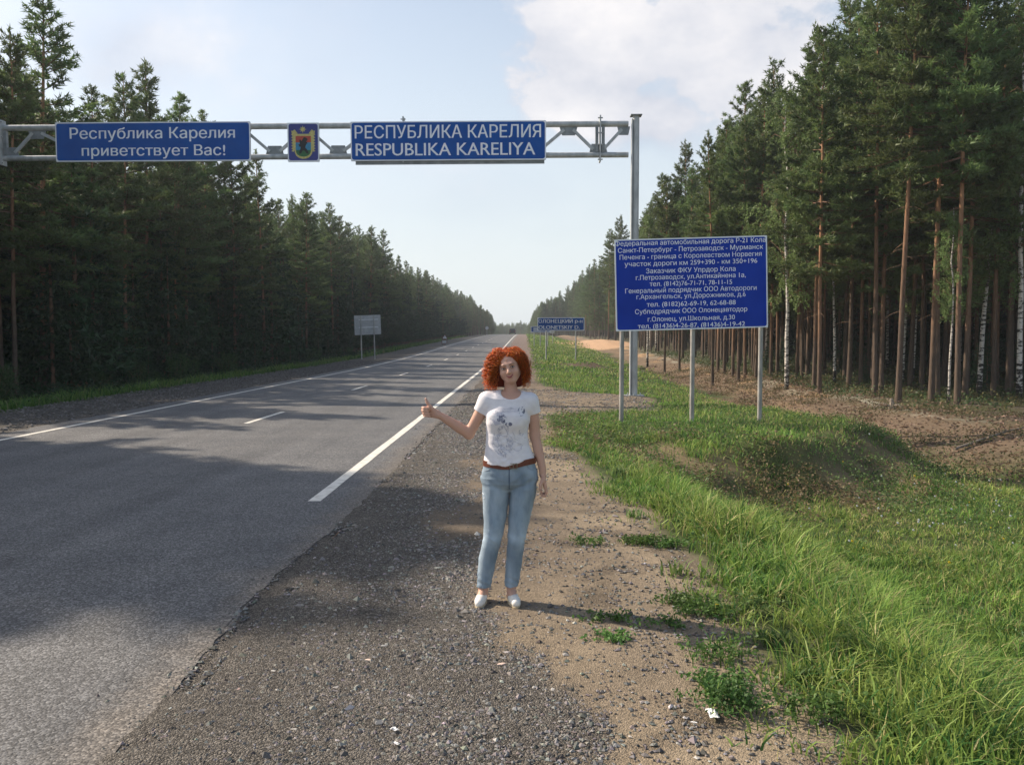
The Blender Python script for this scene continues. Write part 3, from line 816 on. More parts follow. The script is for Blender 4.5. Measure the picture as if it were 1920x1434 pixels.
def pine(seed, H=17.0, cs=.48, Rm=2.0, dens=1.0, r0=.098, top=1.0):
    r = np.random.default_rng(seed)
    tb, cb = Buf(), Buf()
    P, rad = trunk_geo(H, r0, seed)
    P[0, 2] = -.3
    tb.tube(P, rad, 9, 0)
    def onaxis(z): return np.array([np.interp(z, P[:, 2], P[:, 0]), np.interp(z, P[:, 2], P[:, 1]), z])
    for _ in range(14):                                   # dead twigs on the bare trunk
        z = r.uniform(min(.18, cs * .6), cs) * H; a = r.uniform(0, 6.28); L = r.uniform(.25, 1.1); s = onaxis(z)
        d = np.array([math.cos(a), math.sin(a), r.uniform(-.35, .25)])
        tb.tube([s, s + d * L * .6, s + d * L + np.array([0, 0, -.08])], [.014, .009, .004], 3, 1, cap=False)
    CC, DD, KC = [], [], []
    z = cs * H; zt = H
    while z < zt - .15:
        t = (z - cs * H) / (H - cs * H)
        Rr = Rm * (max(0, 1 - t) ** .62) * (.62 + .38 * min(1, t * 5)) * top ** t + .12
        nb = 3 if t < .1 else r.integers(3, 6)
        a0 = r.uniform(0, 6.28)
        for j in range(nb):
            if r.random() < .12: continue
            a = a0 + j * 6.28 / nb + r.normal(0, .3); L = Rr * r.uniform(.55, 1.2)
            el = R(-8 + 58 * t ** 1.3) + r.normal(0, .14)
            s = onaxis(z + r.uniform(-.15, .15)); d = np.array([math.cos(a) * math.cos(el), math.sin(a) * math.cos(el), math.sin(el)])
            p1 = s + d * L * .5 + np.array([0, 0, -.03 * L]); p2 = s + d * L + np.array([0, 0, .09 * L])
            cb.tube([s, p1, p2], [.012 + .014 * L, .012 + .006 * L, .006], 3, 1, cap=False)
            shade = r.uniform(.7, 1.25)
            def cl(p, dd):
                CC.append(p); DD.append(dd)
                b = shade * r.uniform(.8, 1.2); KC.append((b * r.uniform(.92, 1.12), b, b * r.uniform(.85, 1.05)))
            st = max(.13, .15 / dens)
            for q in np.arange(.25 * L, L + .05, st):
                f = q / L; p = s * (1 - f) ** 2 + 2 * p1 * f * (1 - f) + p2 * f * f if f < 1 else p2
                if f > .35 or r.random() < .4: cl(p + r.normal(0, .05, 3), d + np.array([0, 0, .35]))
                if r.random() < .85 and f > .22:
                    sg = r.choice([-1, 1]); aa = a + sg * r.uniform(.6, 1.1); l2 = L * r.uniform(.16, .42) * (1.15 - f * .5)
                    dd = np.array([math.cos(aa), math.sin(aa), r.uniform(-.05, .35)])
                    for u in np.arange(.1, l2, st):
                        cl(p + dd * u + r.normal(0, .03, 3), dd + np.array([0, 0, .35]))
        z += r.uniform(.26, .42)
    tp = onaxis(H); CC += [tp, tp + [0, 0, -.15], tp + [0, 0, .12]]; DD += [np.array([0, 0, 1.0])] * 3; KC += [(1, 1, 1)] * 3
    clump_tris(cb, np.array(CC), np.array(DD), 10, .22, .06, 0, np.array(KC))
    return tb.mesh('pine_trunk', [M['pinebark'], M['branch']], True), cb.mesh('pine_crown', [M['needle'], M['branch']])


def birch(seed, H=15.0, cs=.35, Rm=1.7, r0=.10):
    r = np.random.default_rng(seed); tb, cb = Buf(), Buf()
    P, rad = trunk_geo(H, r0, seed + 50, lean=.6); P[0, 2] = -.3
    tb.tube(P, rad, 9, 0)
    def onaxis(z): return np.array([np.interp(z, P[:, 2], P[:, 0]), np.interp(z, P[:, 2], P[:, 1]), z])
    CC, DD, KC = [], [], []
    z = cs * H
    while z < H - .1:
        t = (z - cs * H) / (H - cs * H); Rr = Rm * math.sin(math.pi * min(.97, .18 + t * .82)) ** .8 + .15
        for j in range(3):
            a = r.uniform(0, 6.28); L = Rr * r.uniform(.6, 1.15); el = R(r.uniform(25, 60)); s = onaxis(z)
            d = np.array([math.cos(a) * math.cos(el), math.sin(a) * math.cos(el), math.sin(el)])
            p1 = s + d * L * .7; p2 = p1 + np.array([d[0], d[1], -.5]) * L * .5
            cb.tube([s, p1, p2], [.02, .012, .004], 3, 1, cap=False); sh = r.uniform(.75, 1.25)
            for f in np.arange(.3, 1.01, .14):
                p = s * (1 - f) ** 2 + 2 * p1 * f * (1 - f) + p2 * f * f
                for u in np.arange(0, r.uniform(.2, .9), .14):
                    CC.append(p + np.array([r.normal(0, .07), r.normal(0, .07), -u])); DD.append(np.array([0, 0, -.7]))
                    b = sh * r.uniform(.8, 1.2); KC.append((b, b, b))
        z += r.uniform(.25, .4)
    clump_tris(cb, np.array(CC), np.array(DD), 7, .085, .07, 0, np.array(KC))
    return tb.mesh('birch_trunk', [M['birchbark'], M['branch']], True), cb.mesh('birch_crown', [M['birchleaf'], M['branch']])


def spruce(seed, H=3.0, Rm=.8):
    r = np.random.default_rng(seed); tb, cb = Buf(), Buf()
    tb.tube([(0, 0, -.2), (0, 0, H * .5), (0, 0, H)], [.02 * H * .6, .01 * H, .006], 6, 0)
    CC, DD, KC = [], [], []
    z = .12 * H
    while z < H:
        t = z / H; Rr = Rm * (1 - t) ** .9 + .04
        for j in range(6):
            a = r.uniform(0, 6.28); L = Rr * r.uniform(.6, 1.15)
            for q in np.arange(.05, L, .10):
                CC.append((math.cos(a) * q, math.sin(a) * q, z - .12 * q + .06 * q * q)); DD.append((math.cos(a) * .8, math.sin(a) * .8, -.1)); b = r.uniform(.7, 1.3); KC.append((b, b, b))
        z += .13 + .03 * H
    CC.append((0, 0, H)); DD.append((0, 0, 1)); KC.append((1, 1, 1))
    clump_tris(cb, np.array(CC), np.array(DD), 6, .13, .045, 0, np.array(KC))
    return tb.mesh('spruce_trunk', [M['branch']]), cb.mesh('spruce_crown', [M['spruce']])


def shrub(seed, H=1.6):
    r = np.random.default_rng(seed); tb, cb = Buf(), Buf(); CC, DD, KC = [], [], []
    for s in range(9):
        a = r.uniform(0, 6.28); l = r.uniform(.2, .6) * H; p0 = np.array([0, 0, -.1]); p2 = np.array([math.cos(a) * l, math.sin(a) * l, H * r.uniform(.6, 1.0)]); p1 = (p0 + p2) / 2 + [0, 0, .15]
        tb.tube([p0, p1, p2], [.014, .009, .004], 4, 0, cap=False)
        for f in np.arange(.25, 1.02, .09):
            p = p0 * (1 - f) + p2 * f; sh = r.uniform(.7, 1.3)
            for _ in range(4): CC.append(p + r.normal(0, .12, 3)); DD.append(np.array([0, 0, .2])); KC.append((sh, sh, sh))
    clump_tris(cb, np.array(CC), np.array(DD), 7, .09, .06, 0, np.array(KC))
    return tb.mesh('shrub_stem', [M['branch']]), cb.mesh('shrub_foliage', [M['shrubleaf']])


PINES = [pine(1, cs=.40, Rm=2.5), pine(2, cs=.34, Rm=2.8), pine(3, cs=.43, Rm=2.3), pine(4, cs=.36, Rm=2.7, top=.8), pine(5, cs=.47, Rm=2.4), pine(6, cs=.30, Rm=2.5), pine(7, cs=.28, Rm=2.4, top=.8),
         pine(8, cs=.13, Rm=2.3, dens=.9), pine(9, cs=.20, Rm=2.5, dens=.9)]
BIRCHES = [birch(1, cs=.30, Rm=2.5), birch(2, cs=.45, Rm=1.5), birch(3, cs=.28, Rm=1.9)]
SPRUCES = [spruce(1), spruce(2, Rm=1.0), spruce(3, Rm=.65)]
SHRUBS = [shrub(1), shrub(2), shrub(3)]

PLACED = []


def place(kind, var, x, y, H, label, group, crown='crown', sc=1.0):
    name, cat, base, protos = {'pine': ('pine_tree', 'pine tree', 17.0, PINES), 'birch': ('birch_tree', 'birch tree', 15.0, BIRCHES),
                               'spruce': ('young_spruce', 'spruce', 3.0, SPRUCES), 'shrub': ('shrub', 'shrub', 1.6, SHRUBS)}[kind]
    t = empty(name, label, cat, (x, y, hz(x, y)), group)
    s = H / base; w = s * sc
    t.scale = (w, w, s); t.rotation_euler = (random.gauss(0, .012), random.gauss(0, .012), random.uniform(0, 6.28))
    tm, cm = protos[var % len(protos)]
    obj('trunk' if kind != 'shrub' else 'stem', tm, t); obj('crown' if kind != 'shrub' else 'foliage', cm, t)
    PLACED.append((x, y)); t['u_'] = x / y; t['d_'] = float(y)
    return t


ONES = 'first second third fourth fifth sixth seventh eighth ninth tenth eleventh twelfth thirteenth fourteenth fifteenth sixteenth seventeenth eighteenth nineteenth'.split()
TENS = {2: 'twent', 3: 'thirt', 4: 'fort', 5: 'fift', 6: 'sixt', 7: 'sevent'}


def ordinal(n):
    if n < 20: return ONES[n - 1]
    return TENS[n // 10] + ('ieth' if n % 10 == 0 else 'y-' + ONES[n % 10 - 1])


def relabel(group, text, near):
    """number the nearer members of a group across the picture, so that each label points to one"""
    T = sorted((o for o in COL.objects if o.get('group') == group and near(o)), key=lambda o: o['u_'])
    for i, o in enumerate(T): o['label'] = text % ordinal(i + 1)


def solve_tree(u, vtop, X):
    """distance at which a tree standing at lateral offset X shows at pixel column u, and the height reaching pixel row vtop"""
    d = ray(u, vtop); t = X / d[0]; Y = d[1] * t
    return Y, CAMH + d[2] * t - hz(X, Y)


# right front row, each at its trunk's pixel: (u, v base, kind, variant, height, label)
zr = -.80
RIGHT = [
    (1640, 742, 'pine', 0, 18.0, 'straight orange-trunked pine at the bank edge, left of a slightly leaning twin'),
    (1684, 752, 'pine', 4, 18.5, 'tall pine standing furthest forward, dark root stump lying just left of its base'),
    (1536, 739, 'pine', 1, 15.8, 'pine with glowing orange trunk standing in front of a second dark trunk'),
    (1526, 734, 'pine', 3, 15.2, 'dark-trunked pine tucked behind the glowing orange trunk'),
    (1475, 733, 'birch', 0, 14.2, 'white birch right of the information board with a pale airy crown'),
    (1591, 728, 'pine', 5, 17.5, 'grey-trunked pine with rough bark set back between two orange trunks'),
    (1613, 722, 'pine', 2, 16.5, 'thin pine just right of the rough grey-barked one'),
    (1565, 716, 'birch', 1, 11.0, 'thin low birch deep in the stand behind the orange trunks'),
    (1652, 736, 'pine', 6, 17.0, 'dark shaded pine directly behind the straight orange trunk'),
    (1728, 728, 'pine', 3, 17.5, 'brown pine set back, first right of the foremost tall pine'),
    (1746, 752, 'pine', 0, 18.6, 'left trunk of the close pair of bright orange pines'),
    (1757, 748, 'pine', 2, 19.0, 'right, slightly leaning trunk of the close pair of orange pines'),
    (1778, 757, 'birch', 1, 7.5, 'very slender young birch between the pine pair and the mossy bank'),
    (1795, 757, 'pine', 4, 18.0, 'half-lit pine with pale scar on its lower trunk'),
    (1809, 748, 'pine', 1, 18.0, 'dark thick pine right behind the half-lit scarred one'),
    (1835, 738, 'birch', 2, 15.5, 'curved white birch left of the far right birch pair'),
    (1862, 744, 'pine', 5, 17.0, 'thin dark pine between the curved birch and the edge birch'),
    (1911, 746, 'birch', 0, 16.5, 'thick white-and-black barked birch at the edge of the photo'),
    (1890, 733, 'pine', 0, 17.6, 'pine set back beside the thick edge birch'),
    (1384, 717, 'pine', 3, 14.0, 'dark pine showing right of the middle board post, foremost there'),
    (1397, 706, 'pine', 5, 14.8, 'dark double-stemmed looking pine behind the board, near its right post'),
    (1374, 704, 'pine', 0, 14.5, 'slim reddish pine behind the board, left of the darker foremost trunk'),
    (1358, 699, 'pine', 2, 15.0, 'red-barked pine under the board midway between posts'),
    (1336, 703, 'pine', 6, 13.5, 'blackish pine under the board standing alone before the red trunks'),
    (1346, 697, 'pine', 4, 15.0, 'orange pine behind the lone blackish trunk under the board'),
    (1417, 714, 'pine', 1, 15.5, 'pine hidden partly by the right post of the board'),
    (1445, 708, 'pine', 2, 15.5, 'pine just right of the board corner with dark lower bark'),
    (1457, 703, 'pine', 6, 14.5, 'thin orange pine between the board and the white birch'),
    (1494, 712, 'pine', 0, 16.2, 'pine immediately right of the white birch'),
    (1504, 704, 'pine', 4, 16.0, 'orange pine second to the right of the white birch'),
    (1298, 692, 'pine', 5, 13.5, 'dark pine half behind the middle board post'),
    (1274, 684, 'pine', 3, 13.2, 'pine left of the middle board post, dark with thin stem'),
    (1246, 681, 'pine', 1, 13.6, 'orange-stemmed pine just right of the gantry column'),
    (1214, 676, 'birch', 1, 12.0, 'pale birch trunk showing right beside the gantry column'),
]
for (u, v, kd, var, H, lab) in RIGHT:
    p = atz(u, v, zr); x, y = p[0], p[1]
    z = hz(x, y); p = atz(u, v, z)
    place(kd, var, p[0], p[1], H, lab, 'trees along the right forest edge', sc=1.0 if kd == 'pine' else 1.0)
# skyline pines right (behind the front row)
for k_, (u, vt, X, var, lab) in enumerate([
    (1526, 62, 17.5, 3, 'pine whose pointed top is the highest clear spire left of the tall right stand'),
    (1452, 118, 16.5, 0, 'pine with slim top just left of the highest spire'),
    (1395, 165, 15.8, 1, 'broad pine rising above the pale birch crown'),
    (1368, 225, 15.2, 4, 'narrow pine stepping down left of the birch crown'),
    (1284, 268, 14.6, 3, 'free-standing bushy-topped pine above the information board'),
    (1237, 330, 14.4, 5, 'pine right of the gantry column with flat tiered top'),
    (1165, 408, 14.3, 0, 'spire-topped pine left of the gantry column'),
    (1142, 432, 14.3, 2, 'lower pine next left of the spire beside the gantry column'),
    (1107, 497, 14.2, 4, 'pine at the step where the right treeline drops away'),
    (1600, -20, 18, 1, 'very tall pine running out of the photo top, first of three'),
    (1655, -60, 18.5, 5, 'very tall dense pine running out of the photo top, second of three'),
    (1725, -40, 19, 0, 'very tall pine running out of the photo top, third of three')]):
    Yt, H = solve_tree(u, vt, X)
    place('pine', var, X, Yt, H, lab, 'trees along the right forest edge')
# skyline left
for (u, vt, X, var, lab) in [
    (62, -25, -20.5, 6, 'tallest pine of the left forest, cut by the photo top'),
    (8, 60, -20.0, 3, 'bushy pine cut by the left photo edge beside the tallest one'),
    (262, 122, -21.5, 3, 'thin open-topped pine rising just left above the welcome sign'),
    (222, 148, -21.0, 0, 'ragged pine beside the thin open-topped one over the welcome sign'),
    (323, 178, -21.0, 1, 'dense round-topped pine above the right half of the welcome sign'),
    (378, 212, -22.0, 2, 'small pointed top peeping over the end of the welcome sign'),
    (160, 165, -20.5, 5, 'slim pine right of the tallest left pine'),
    (490, 285, -19.5, 6, 'dense tall pine rising under the emblem panel'),
    (440, 262, -19.8, 1, 'big dense pine hidden at the top by the welcome sign'),
    (571, 366, -19.5, 1, 'broad pine with a pointed tip between the emblem and the sky gap'),
    (622, 383, -19.8, 0, 'pine right of the broad pointed one on the left skyline'),
    (690, 425, -20.0, 3, 'pair-topped pine above the sign seen from behind'),
    (724, 433, -19.6, 5, 'open pine right above the sign seen from behind'),
    (785, 503, -20.0, 0, 'narrow spire halfway down the left skyline'),
    (798, 508, -19.2, 2, 'second narrow spire halfway down the left skyline')]:
    Yt, H = solve_tree(u, vt, X)
    place('pine', var, X, Yt, H, lab, 'trees along the left forest edge', sc=1.4 if u == 62 else 1.12)

# random stands
cand = []


def stand(x0, x1, y0, y1, sp, side):
    for ix in range(int((x1 - x0) / sp)):
        for iy in range(int((y1 - y0) / sp)):
            x = x0 + (ix + random.random()) * sp; y = y0 + (iy + random.random()) * sp
            cand.append((x, y, side))


stand(14.0, 44.0, 36, 150, 2.35, 'right'); stand(14.0, 40, 150, 300, 3.6, 'right')
stand(-46, -18.3, 4, 150, 2.35, 'left'); stand(-42, -17.5, 150, 300, 3.4, 'left')
cand2 = []
for (x, y, s) in cand:
    if s == 'right':
        front = 14.2 + 1.2 * math.sin(y * .23) + max(0, 41 - y) * .55
        if x < front: continue
        if x / y > .70: continue
        if 105 < y < 172 and x < 17.5 + 3 * math.sin(y * .1): continue
        if x - front < 3 and y < 52: continue
    else:
        front = -18.6 + 1.0 * math.sin(y * .31)
        if 148 < y < 188: front -= 3
        if x > front: continue
        if y < 13.6 or 18.8 < y < 22.5: continue
        if y < 18.8 and x < -30: continue
        if x / y < -1.9 and y > 30: continue
    if any((x - a) ** 2 + (y - b) ** 2 < 1.3 for a, b in PLACED): continue
    L = abs(x)
    depth = abs(x - front)
    inv = -.63 < x / y < .62
    rank = y + depth * (2.2 if s == 'right' else 5.5) + (0 if inv else 1e4)
    cand2.append((rank, x, y, s, depth))
cand2.sort()
NPINE = 300 - sum(1 for o in COL.objects if o.name.startswith('pine_tree'))
forest_pts = []; rows = {'left': [], 'right': []}
for i, (rank, x, y, s, depth) in enumerate(cand2):
    if s == 'right': H = random.uniform(.80, .98) * 18.3 if depth > 1.5 else random.uniform(14, 17.5)
    elif y < 19: H = (abs(x) + (-2.8 if y < 15.2 else .2)) / 1.22 * random.uniform(.88, 1.0)
    else: H = min(16.5, .66 * abs(x) + 1.0) * random.choice([random.uniform(.6, .85), random.uniform(.85, 1.02)])
    if i < NPINE and rank < 1e4:
        kd = 'pine'
        if s == 'right' and random.random() < .10:
            place('birch', random.randrange(3), x, y, H * .85, 'birch with thin pale stem scattered among the right pines behind the front row', 'birches within the right stand')
        elif s == 'right':
            place('pine', random.randrange(7), x, y, H, 'pine deep in the right stand, seen between the nearer trunks', 'pines within the right stand', sc=random.uniform(.85, 1.1))
        else:
            place('pine', random.choice([1, 5, 6, 6, 7, 8]), x, y, H, 'dim pine set deep in the left stand behind its front rows', 'pines within the left stand', sc=random.uniform(.9, 1.15))
    else:
        forest_pts.append((x, y, hz(x, y), H / 17.0, random.uniform(0, 6.28), random.randrange(4)))

for k_ in range(46):      # the forest carries on beside the camera, outside the photo
    x = -18.5 - 8 * random.random(); y = 13.7 + 5.1 * (k_ + random.random()) / 46
    forest_pts.append((x, y, hz(x, y), (abs(x) + (-2.8 if y < 15.2 else .3)) / 1.22 / 17 * random.uniform(.9, 1.0), random.uniform(0, 6.28), random.choice([0, 1, 2, 3])))
# understorey deep in the stands closes the view between the trunks
for _ in range(2000):
    if random.random() < .6:
        y = random.uniform(30, 260); x = -(19.5 + 20 * random.random() ** 1.3); sc_ = random.uniform(1.6, 3.6)
    else:
        y = random.uniform(48, 280); x = 24 + 26 * random.random() ** .8 + max(0, 52 - y) * .3; sc_ = random.uniform(1.2, 3.0)
    forest_pts.append((x, y, hz(x, y), sc_, random.uniform(0, 6.28), random.choice([4, 5])))
for _ in range(900):
    s_ = random.choice([-1, 1]); y = random.uniform(10, 300); x = s_ * random.uniform(46, 80)
    forest_pts.append((x, y, hz(x, y), random.uniform(.85, 1.0), random.uniform(0, 6.28), random.randrange(4)))
# far wall of forest beyond the crest, and the deep woods on both sides: one mass, instanced
for _ in range(900):
    y = random.uniform(470, 640); x = random.uniform(-110, 130)
    forest_pts.append((x, y, hz(x, y), random.uniform(.85, 1.05) * 13.5 / 17, random.uniform(0, 6.28), random.randrange(4)))
for _ in range(520):
    s = random.choice([-1, 1]); y = random.uniform(300, 480); x = s * random.uniform(17, 60) + (1 if s > 0 else -1)
    forest_pts.append((x, y, hz(x, y), random.uniform(.8, 1) * 16 / 17, random.uniform(0, 6.28), random.randrange(4)))


for _ in range(330):
    y = 288 + 160 * random.random() ** 1.4; x = 5.5 - (y - 288) * .03 + 40 * random.random() ** 1.6
    H = random.uniform(.85, 1) * (15.5 if x > 12 else 9.5 + x * .45)
    forest_pts.append((x, y, hz(x, y), H / 17, random.uniform(0, 6.28), random.randrange(4)))
for _ in range(60):
    y = random.uniform(262, 330); x = -11.5 - 8 * random.random()
    forest_pts.append((x, y, hz(x, y), random.uniform(.85, 1) * (7.5 + (abs(x) - 11.5) * .8) / 17, random.uniform(0, 6.28), random.randrange(4)))


def forest_mass():
    coll = bpy.data.collections.new('forest_sources')
    for k_ in (0, 1, 5, 7):
        tm, cm = PINES[k_]
        import bmesh
        bm = bmesh.new(); bm.from_mesh(tm); nt = len(bm.faces); bm.from_mesh(cm)
        bm.faces.ensure_lookup_table()
        for f in bm.faces[nt:]: f.material_index += 2
        me = bpy.data.meshes.new('forest_tree'); bm.to_mesh(me); bm.free()
        for m in (M['pinebark'], M['branch'], M['needle'], M['branch']): me.materials.append(m)
        o = bpy.data.objects.new('forest_tree', me); coll.objects.link(o)
    for k_ in (0, 1):
        tm, cm = SPRUCES[k_]
        bm = bmesh.new(); bm.from_mesh(tm); nt = len(bm.faces); bm.from_mesh(cm)
        bm.faces.ensure_lookup_table()
        for f in bm.faces[nt:]: f.material_index += 1
        me = bpy.data.meshes.new('forest_spruce'); bm.to_mesh(me); bm.free()
        for m in (M['branch'], M['spruce']): me.materials.append(m)
        o = bpy.data.objects.new('forest_tree', me); coll.objects.link(o)
    P = np.array(forest_pts)
    me = bpy.data.meshes.new('forest'); me.vertices.add(len(P)); me.vertices.foreach_set('co', P[:, :3].astype(np.float32).ravel())
    for nm, c in (('scl', 3), ('rot', 4)):
        a = me.attributes.new(nm, 'FLOAT', 'POINT'); a.data.foreach_set('value', P[:, c].astype(np.float32))
    a = me.attributes.new('idx', 'INT', 'POINT'); a.data.foreach_set('value', P[:, 5].astype(np.int32))
    o = tag(obj('forest', me), 'deep pine forest behind the roadside trees and beyond the crest', None, None, 'stuff')
    g = bpy.data.node_groups.new('forest', 'GeometryNodeTree')
    g.interface.new_socket('Geometry', in_out='INPUT', socket_type='NodeSocketGeometry'); g.interface.new_socket('Geometry', in_out='OUTPUT', socket_type='NodeSocketGeometry')
    gi = g.nodes.new('NodeGroupInput'); go = g.nodes.new('NodeGroupOutput')
    ci = g.nodes.new('GeometryNodeCollectionInfo'); ci.inputs['Collection'].default_value = coll; ci.inputs['Separate Children'].default_value = True; ci.inputs['Reset Children'].default_value = True
    ip = g.nodes.new('GeometryNodeInstanceOnPoints')
    def na(nm, ty):
        n = g.nodes.new('GeometryNodeInputNamedAttribute'); n.data_type = ty; n.inputs['Name'].default_value = nm; return n.outputs['Attribute']
    ip.inputs['Pick Instance'].default_value = True
    cr = g.nodes.new('ShaderNodeCombineXYZ'); g.links.new(na('rot', 'FLOAT'), cr.inputs['Z'])
    e2r = g.nodes.new('FunctionNodeEulerToRotation'); g.links.new(cr.outputs[0], e2r.inputs[0])
    g.links.new(gi.outputs[0], ip.inputs['Points']); g.links.new(ci.outputs[0], ip.inputs['Instance'])
    g.links.new(na('idx', 'INT'), ip.inputs['Instance Index']); g.links.new(e2r.outputs[0], ip.inputs['Rotation'])
    g.links.new(na('scl', 'FLOAT'), ip.inputs['Scale']); g.links.new(ip.outputs[0], go.inputs[0])
    md = o.modifiers.new('forest', 'NODES'); md.node_group = g


forest_mass()

# young spruces and shrubs
for i in range(26):
    y = random.uniform(40, 70); x = random.uniform(15.5, min(.58 * y, 36))
    place('spruce', i, x, y, random.uniform(1.0, 2.6), 'small young spruce growing under the right pines', 'young spruces under the right pines')
for i in range(24):
    y = random.uniform(28, 90); x = random.uniform(-19.2, -17)
    if i % 3: place('shrub', i, x, y, random.uniform(.6, 1.5), 'leafy shrub in the shade at the left forest edge', 'shrubs along the left forest edge')
    else: place('spruce', i, x - 1, y, random.uniform(1.5, 4.0), 'young spruce in the shade at the left forest edge', 'young spruces along the left edge')
relabel('pines within the left stand', 'shaded pine in the front rows of the left stand, %s from the left', lambda o: o.location.x > -24.5)
relabel('pines within the right stand', 'pine in the nearer rows of the right stand, %s from the left', lambda o: o.location.x < 22 + max(0, 41 - o.location.y))
relabel('birches within the right stand', 'pale thin birch among the right pines, %s from the left', lambda o: True)
relabel('young spruces under the right pines', 'small young spruce under the right pines, %s from the left', lambda o: True)
relabel('shrubs along the left forest edge', 'leafy shaded shrub at the left forest edge, %s from the left', lambda o: True)
relabel('young spruces along the left edge', 'shaded young spruce at the left forest edge, %s from the left', lambda o: True)
for o in COL.objects:
    if 'u_' in o: del o['u_'], o['d_']

# ------------------------------------------------------------------ signs
from mathutils.geometry import tessellate_polygon
import bmesh


def prism(buf, pts, y0, y1, m=0):
    """flat shape in XZ between y0 (front, towards -Y) and y1 (back)"""
    pts = [Vector((p[0], 0, p[1])) for p in pts]; n = len(pts)
    tri = tessellate_polygon([pts])
    a = sum(pts[i].x * pts[(i + 1) % n].z - pts[(i + 1) % n].x * pts[i].z for i in range(n))
    if a < 0: pts = pts[::-1]; tri = tessellate_polygon([pts])
    V = [(p.x, y0, p.z) for p in pts] + [(p.x, y1, p.z) for p in pts]
    F = []
    for t_ in tri:
        A, B, C_ = [pts[i] for i in t_]
        if (B.x - A.x) * (C_.z - A.z) - (C_.x - A.x) * (B.z - A.z) < 0: t_ = (t_[0], t_[2], t_[1])
        F.append(t_); F.append((t_[0] + n, t_[2] + n, t_[1] + n))
    buf.add(V, F, m)
    F = [(j, j + n, (j + 1) % n + n, (j + 1) % n) for j in range(n)]
    buf.add(V, F, m)


def rrect(w, h, r, n=5, cx=0, cz=0):
    P = []
    for (sx, sz, a0) in ((1, 1, 0), (-1, 1, 90), (-1, -1, 180), (1, -1, 270)):
        for k in range(n + 1):
            a = R(a0 + 90 * k / n)
            P.append((cx + sx * (w / 2 - r) + r * math.cos(a), cz + sz * (h / 2 - r) + r * math.sin(a)))
    return P


def lettering(panel, text, x0, x1, base, cap, mat, y=-.0065, bold=.012, name='lettering', rows=34):
    """flat letters filled row by row from the glyph outlines (outlines may overlap, so count windings)"""
    c = bpy.data.curves.new('lettering', 'FONT'); c.body = text; c.size = 1; c.fill_mode = 'NONE'; c.resolution_u = 4
    o = bpy.data.objects.new('tmp', c); COL.objects.link(o); bpy.context.view_layer.update()
    me = bpy.data.meshes.new_from_object(o.evaluated_get(bpy.context.evaluated_depsgraph_get()))
    COL.objects.unlink(o); bpy.data.objects.remove(o)
    co = np.zeros(len(me.vertices) * 3, np.float32); me.vertices.foreach_get('co', co); co = co.reshape(-1, 3).astype(float)
    E = []
    for e in me.edges:
        a, b = e.vertices
        if a > b: a, b = b, a
        E.append((a, b) if b == a + 1 else (b, a))
    E = np.array(E); A, B = co[E[:, 0]], co[E[:, 1]]
    xa, xb = co[:, 0].min(), co[:, 0].max(); zmin, zmax = co[:, 1].min(), co[:, 1].max()
    nr = int(rows * (zmax - zmin) / .727); dz = (zmax - zmin) / nr; V_, F_ = [], []
    for r_ in range(nr):
        z = zmin + (r_ + .5) * dz
        up = (A[:, 1] <= z) & (B[:, 1] > z); dn = (B[:, 1] <= z) & (A[:, 1] > z); m = up | dn
        if not m.any(): continue
        t_ = (z - A[m, 1]) / (B[m, 1] - A[m, 1]); X_ = A[m, 0] + t_ * (B[m, 0] - A[m, 0]); w_ = np.where(up[m], 1, -1); od = np.argsort(X_)
        cw = 0; iv = []
        for k_ in od:
            if cw == 0: st_ = X_[k_]
            cw += w_[k_]
            if cw == 0: iv.append([st_ - bold, X_[k_] + bold])
        mg = []
        for q in iv:
            if mg and q[0] <= mg[-1][1]: mg[-1][1] = max(mg[-1][1], q[1])
            else: mg.append(q)
        for q in mg:
            n_ = len(V_)
            for (xx, zz) in ((q[0], z - dz / 2), (q[1], z - dz / 2), (q[1], z + dz / 2), (q[0], z + dz / 2)):
                V_.append((x0 + (xx - xa) / (xb - xa) * (x1 - x0), y, base + zz * cap / .727))
            F_.append((n_, n_ + 1, n_ + 2, n_ + 3))
    bpy.data.meshes.remove(me)
    return obj(name, mesh('lettering', V_, F_, [mat]), panel)


def panel_from(parent, corners, Y, face, border=.03, thick=.03, rad=.06, edge=M['white'], back=M['signback'], name='panel'):
    P = [Vector(at(u, v, Y)) for (u, v) in corners]      # TL TR BR BL
    c = sum(P, Vector()) / 4; w = ((P[1] - P[0]).length + (P[2] - P[3]).length) / 2; h = ((P[0] - P[3]).length + (P[1] - P[2]).length) / 2
    roll = (math.atan2(P[1].z - P[0].z, P[1].x - P[0].x) + math.atan2(P[2].z - P[3].z, P[2].x - P[3].x)) / 2
    b = Buf(); prism(b, rrect(w, h, rad * .3, 2), 0, thick, 0)
    o = obj(name, b.mesh('panel', [back]), parent)
    o.location = Vector(c) - parent.location; o.rotation_euler = (0, -roll, 0)
    b = Buf(); prism(b, rrect(w, h, rad * .3, 2), -.003, -.0005, 0); obj('border', b.mesh('border', [edge]), o)
    b = Buf(); prism(b, rrect(w - 2 * border, h - 2 * border, rad), -.0055, -.0034, 0); obj('sign_face', b.mesh('sign_face', [face]), o)
    return o, w, h


def post(parent, wx, wy, ztop, r=.04, mat=None, name='post', n=12, lean=0.0):
    z0 = hz(wx, wy) - .3
    b = Buf(); b.tube([(wx, wy, z0), (wx + lean, wy, ztop)], [r, r * .96], n, 0)
    me = b.mesh(name, [mat or M['zinc']], True)
    me.transform(Matrix.Translation(-parent.location))
    return obj(name, me, parent)


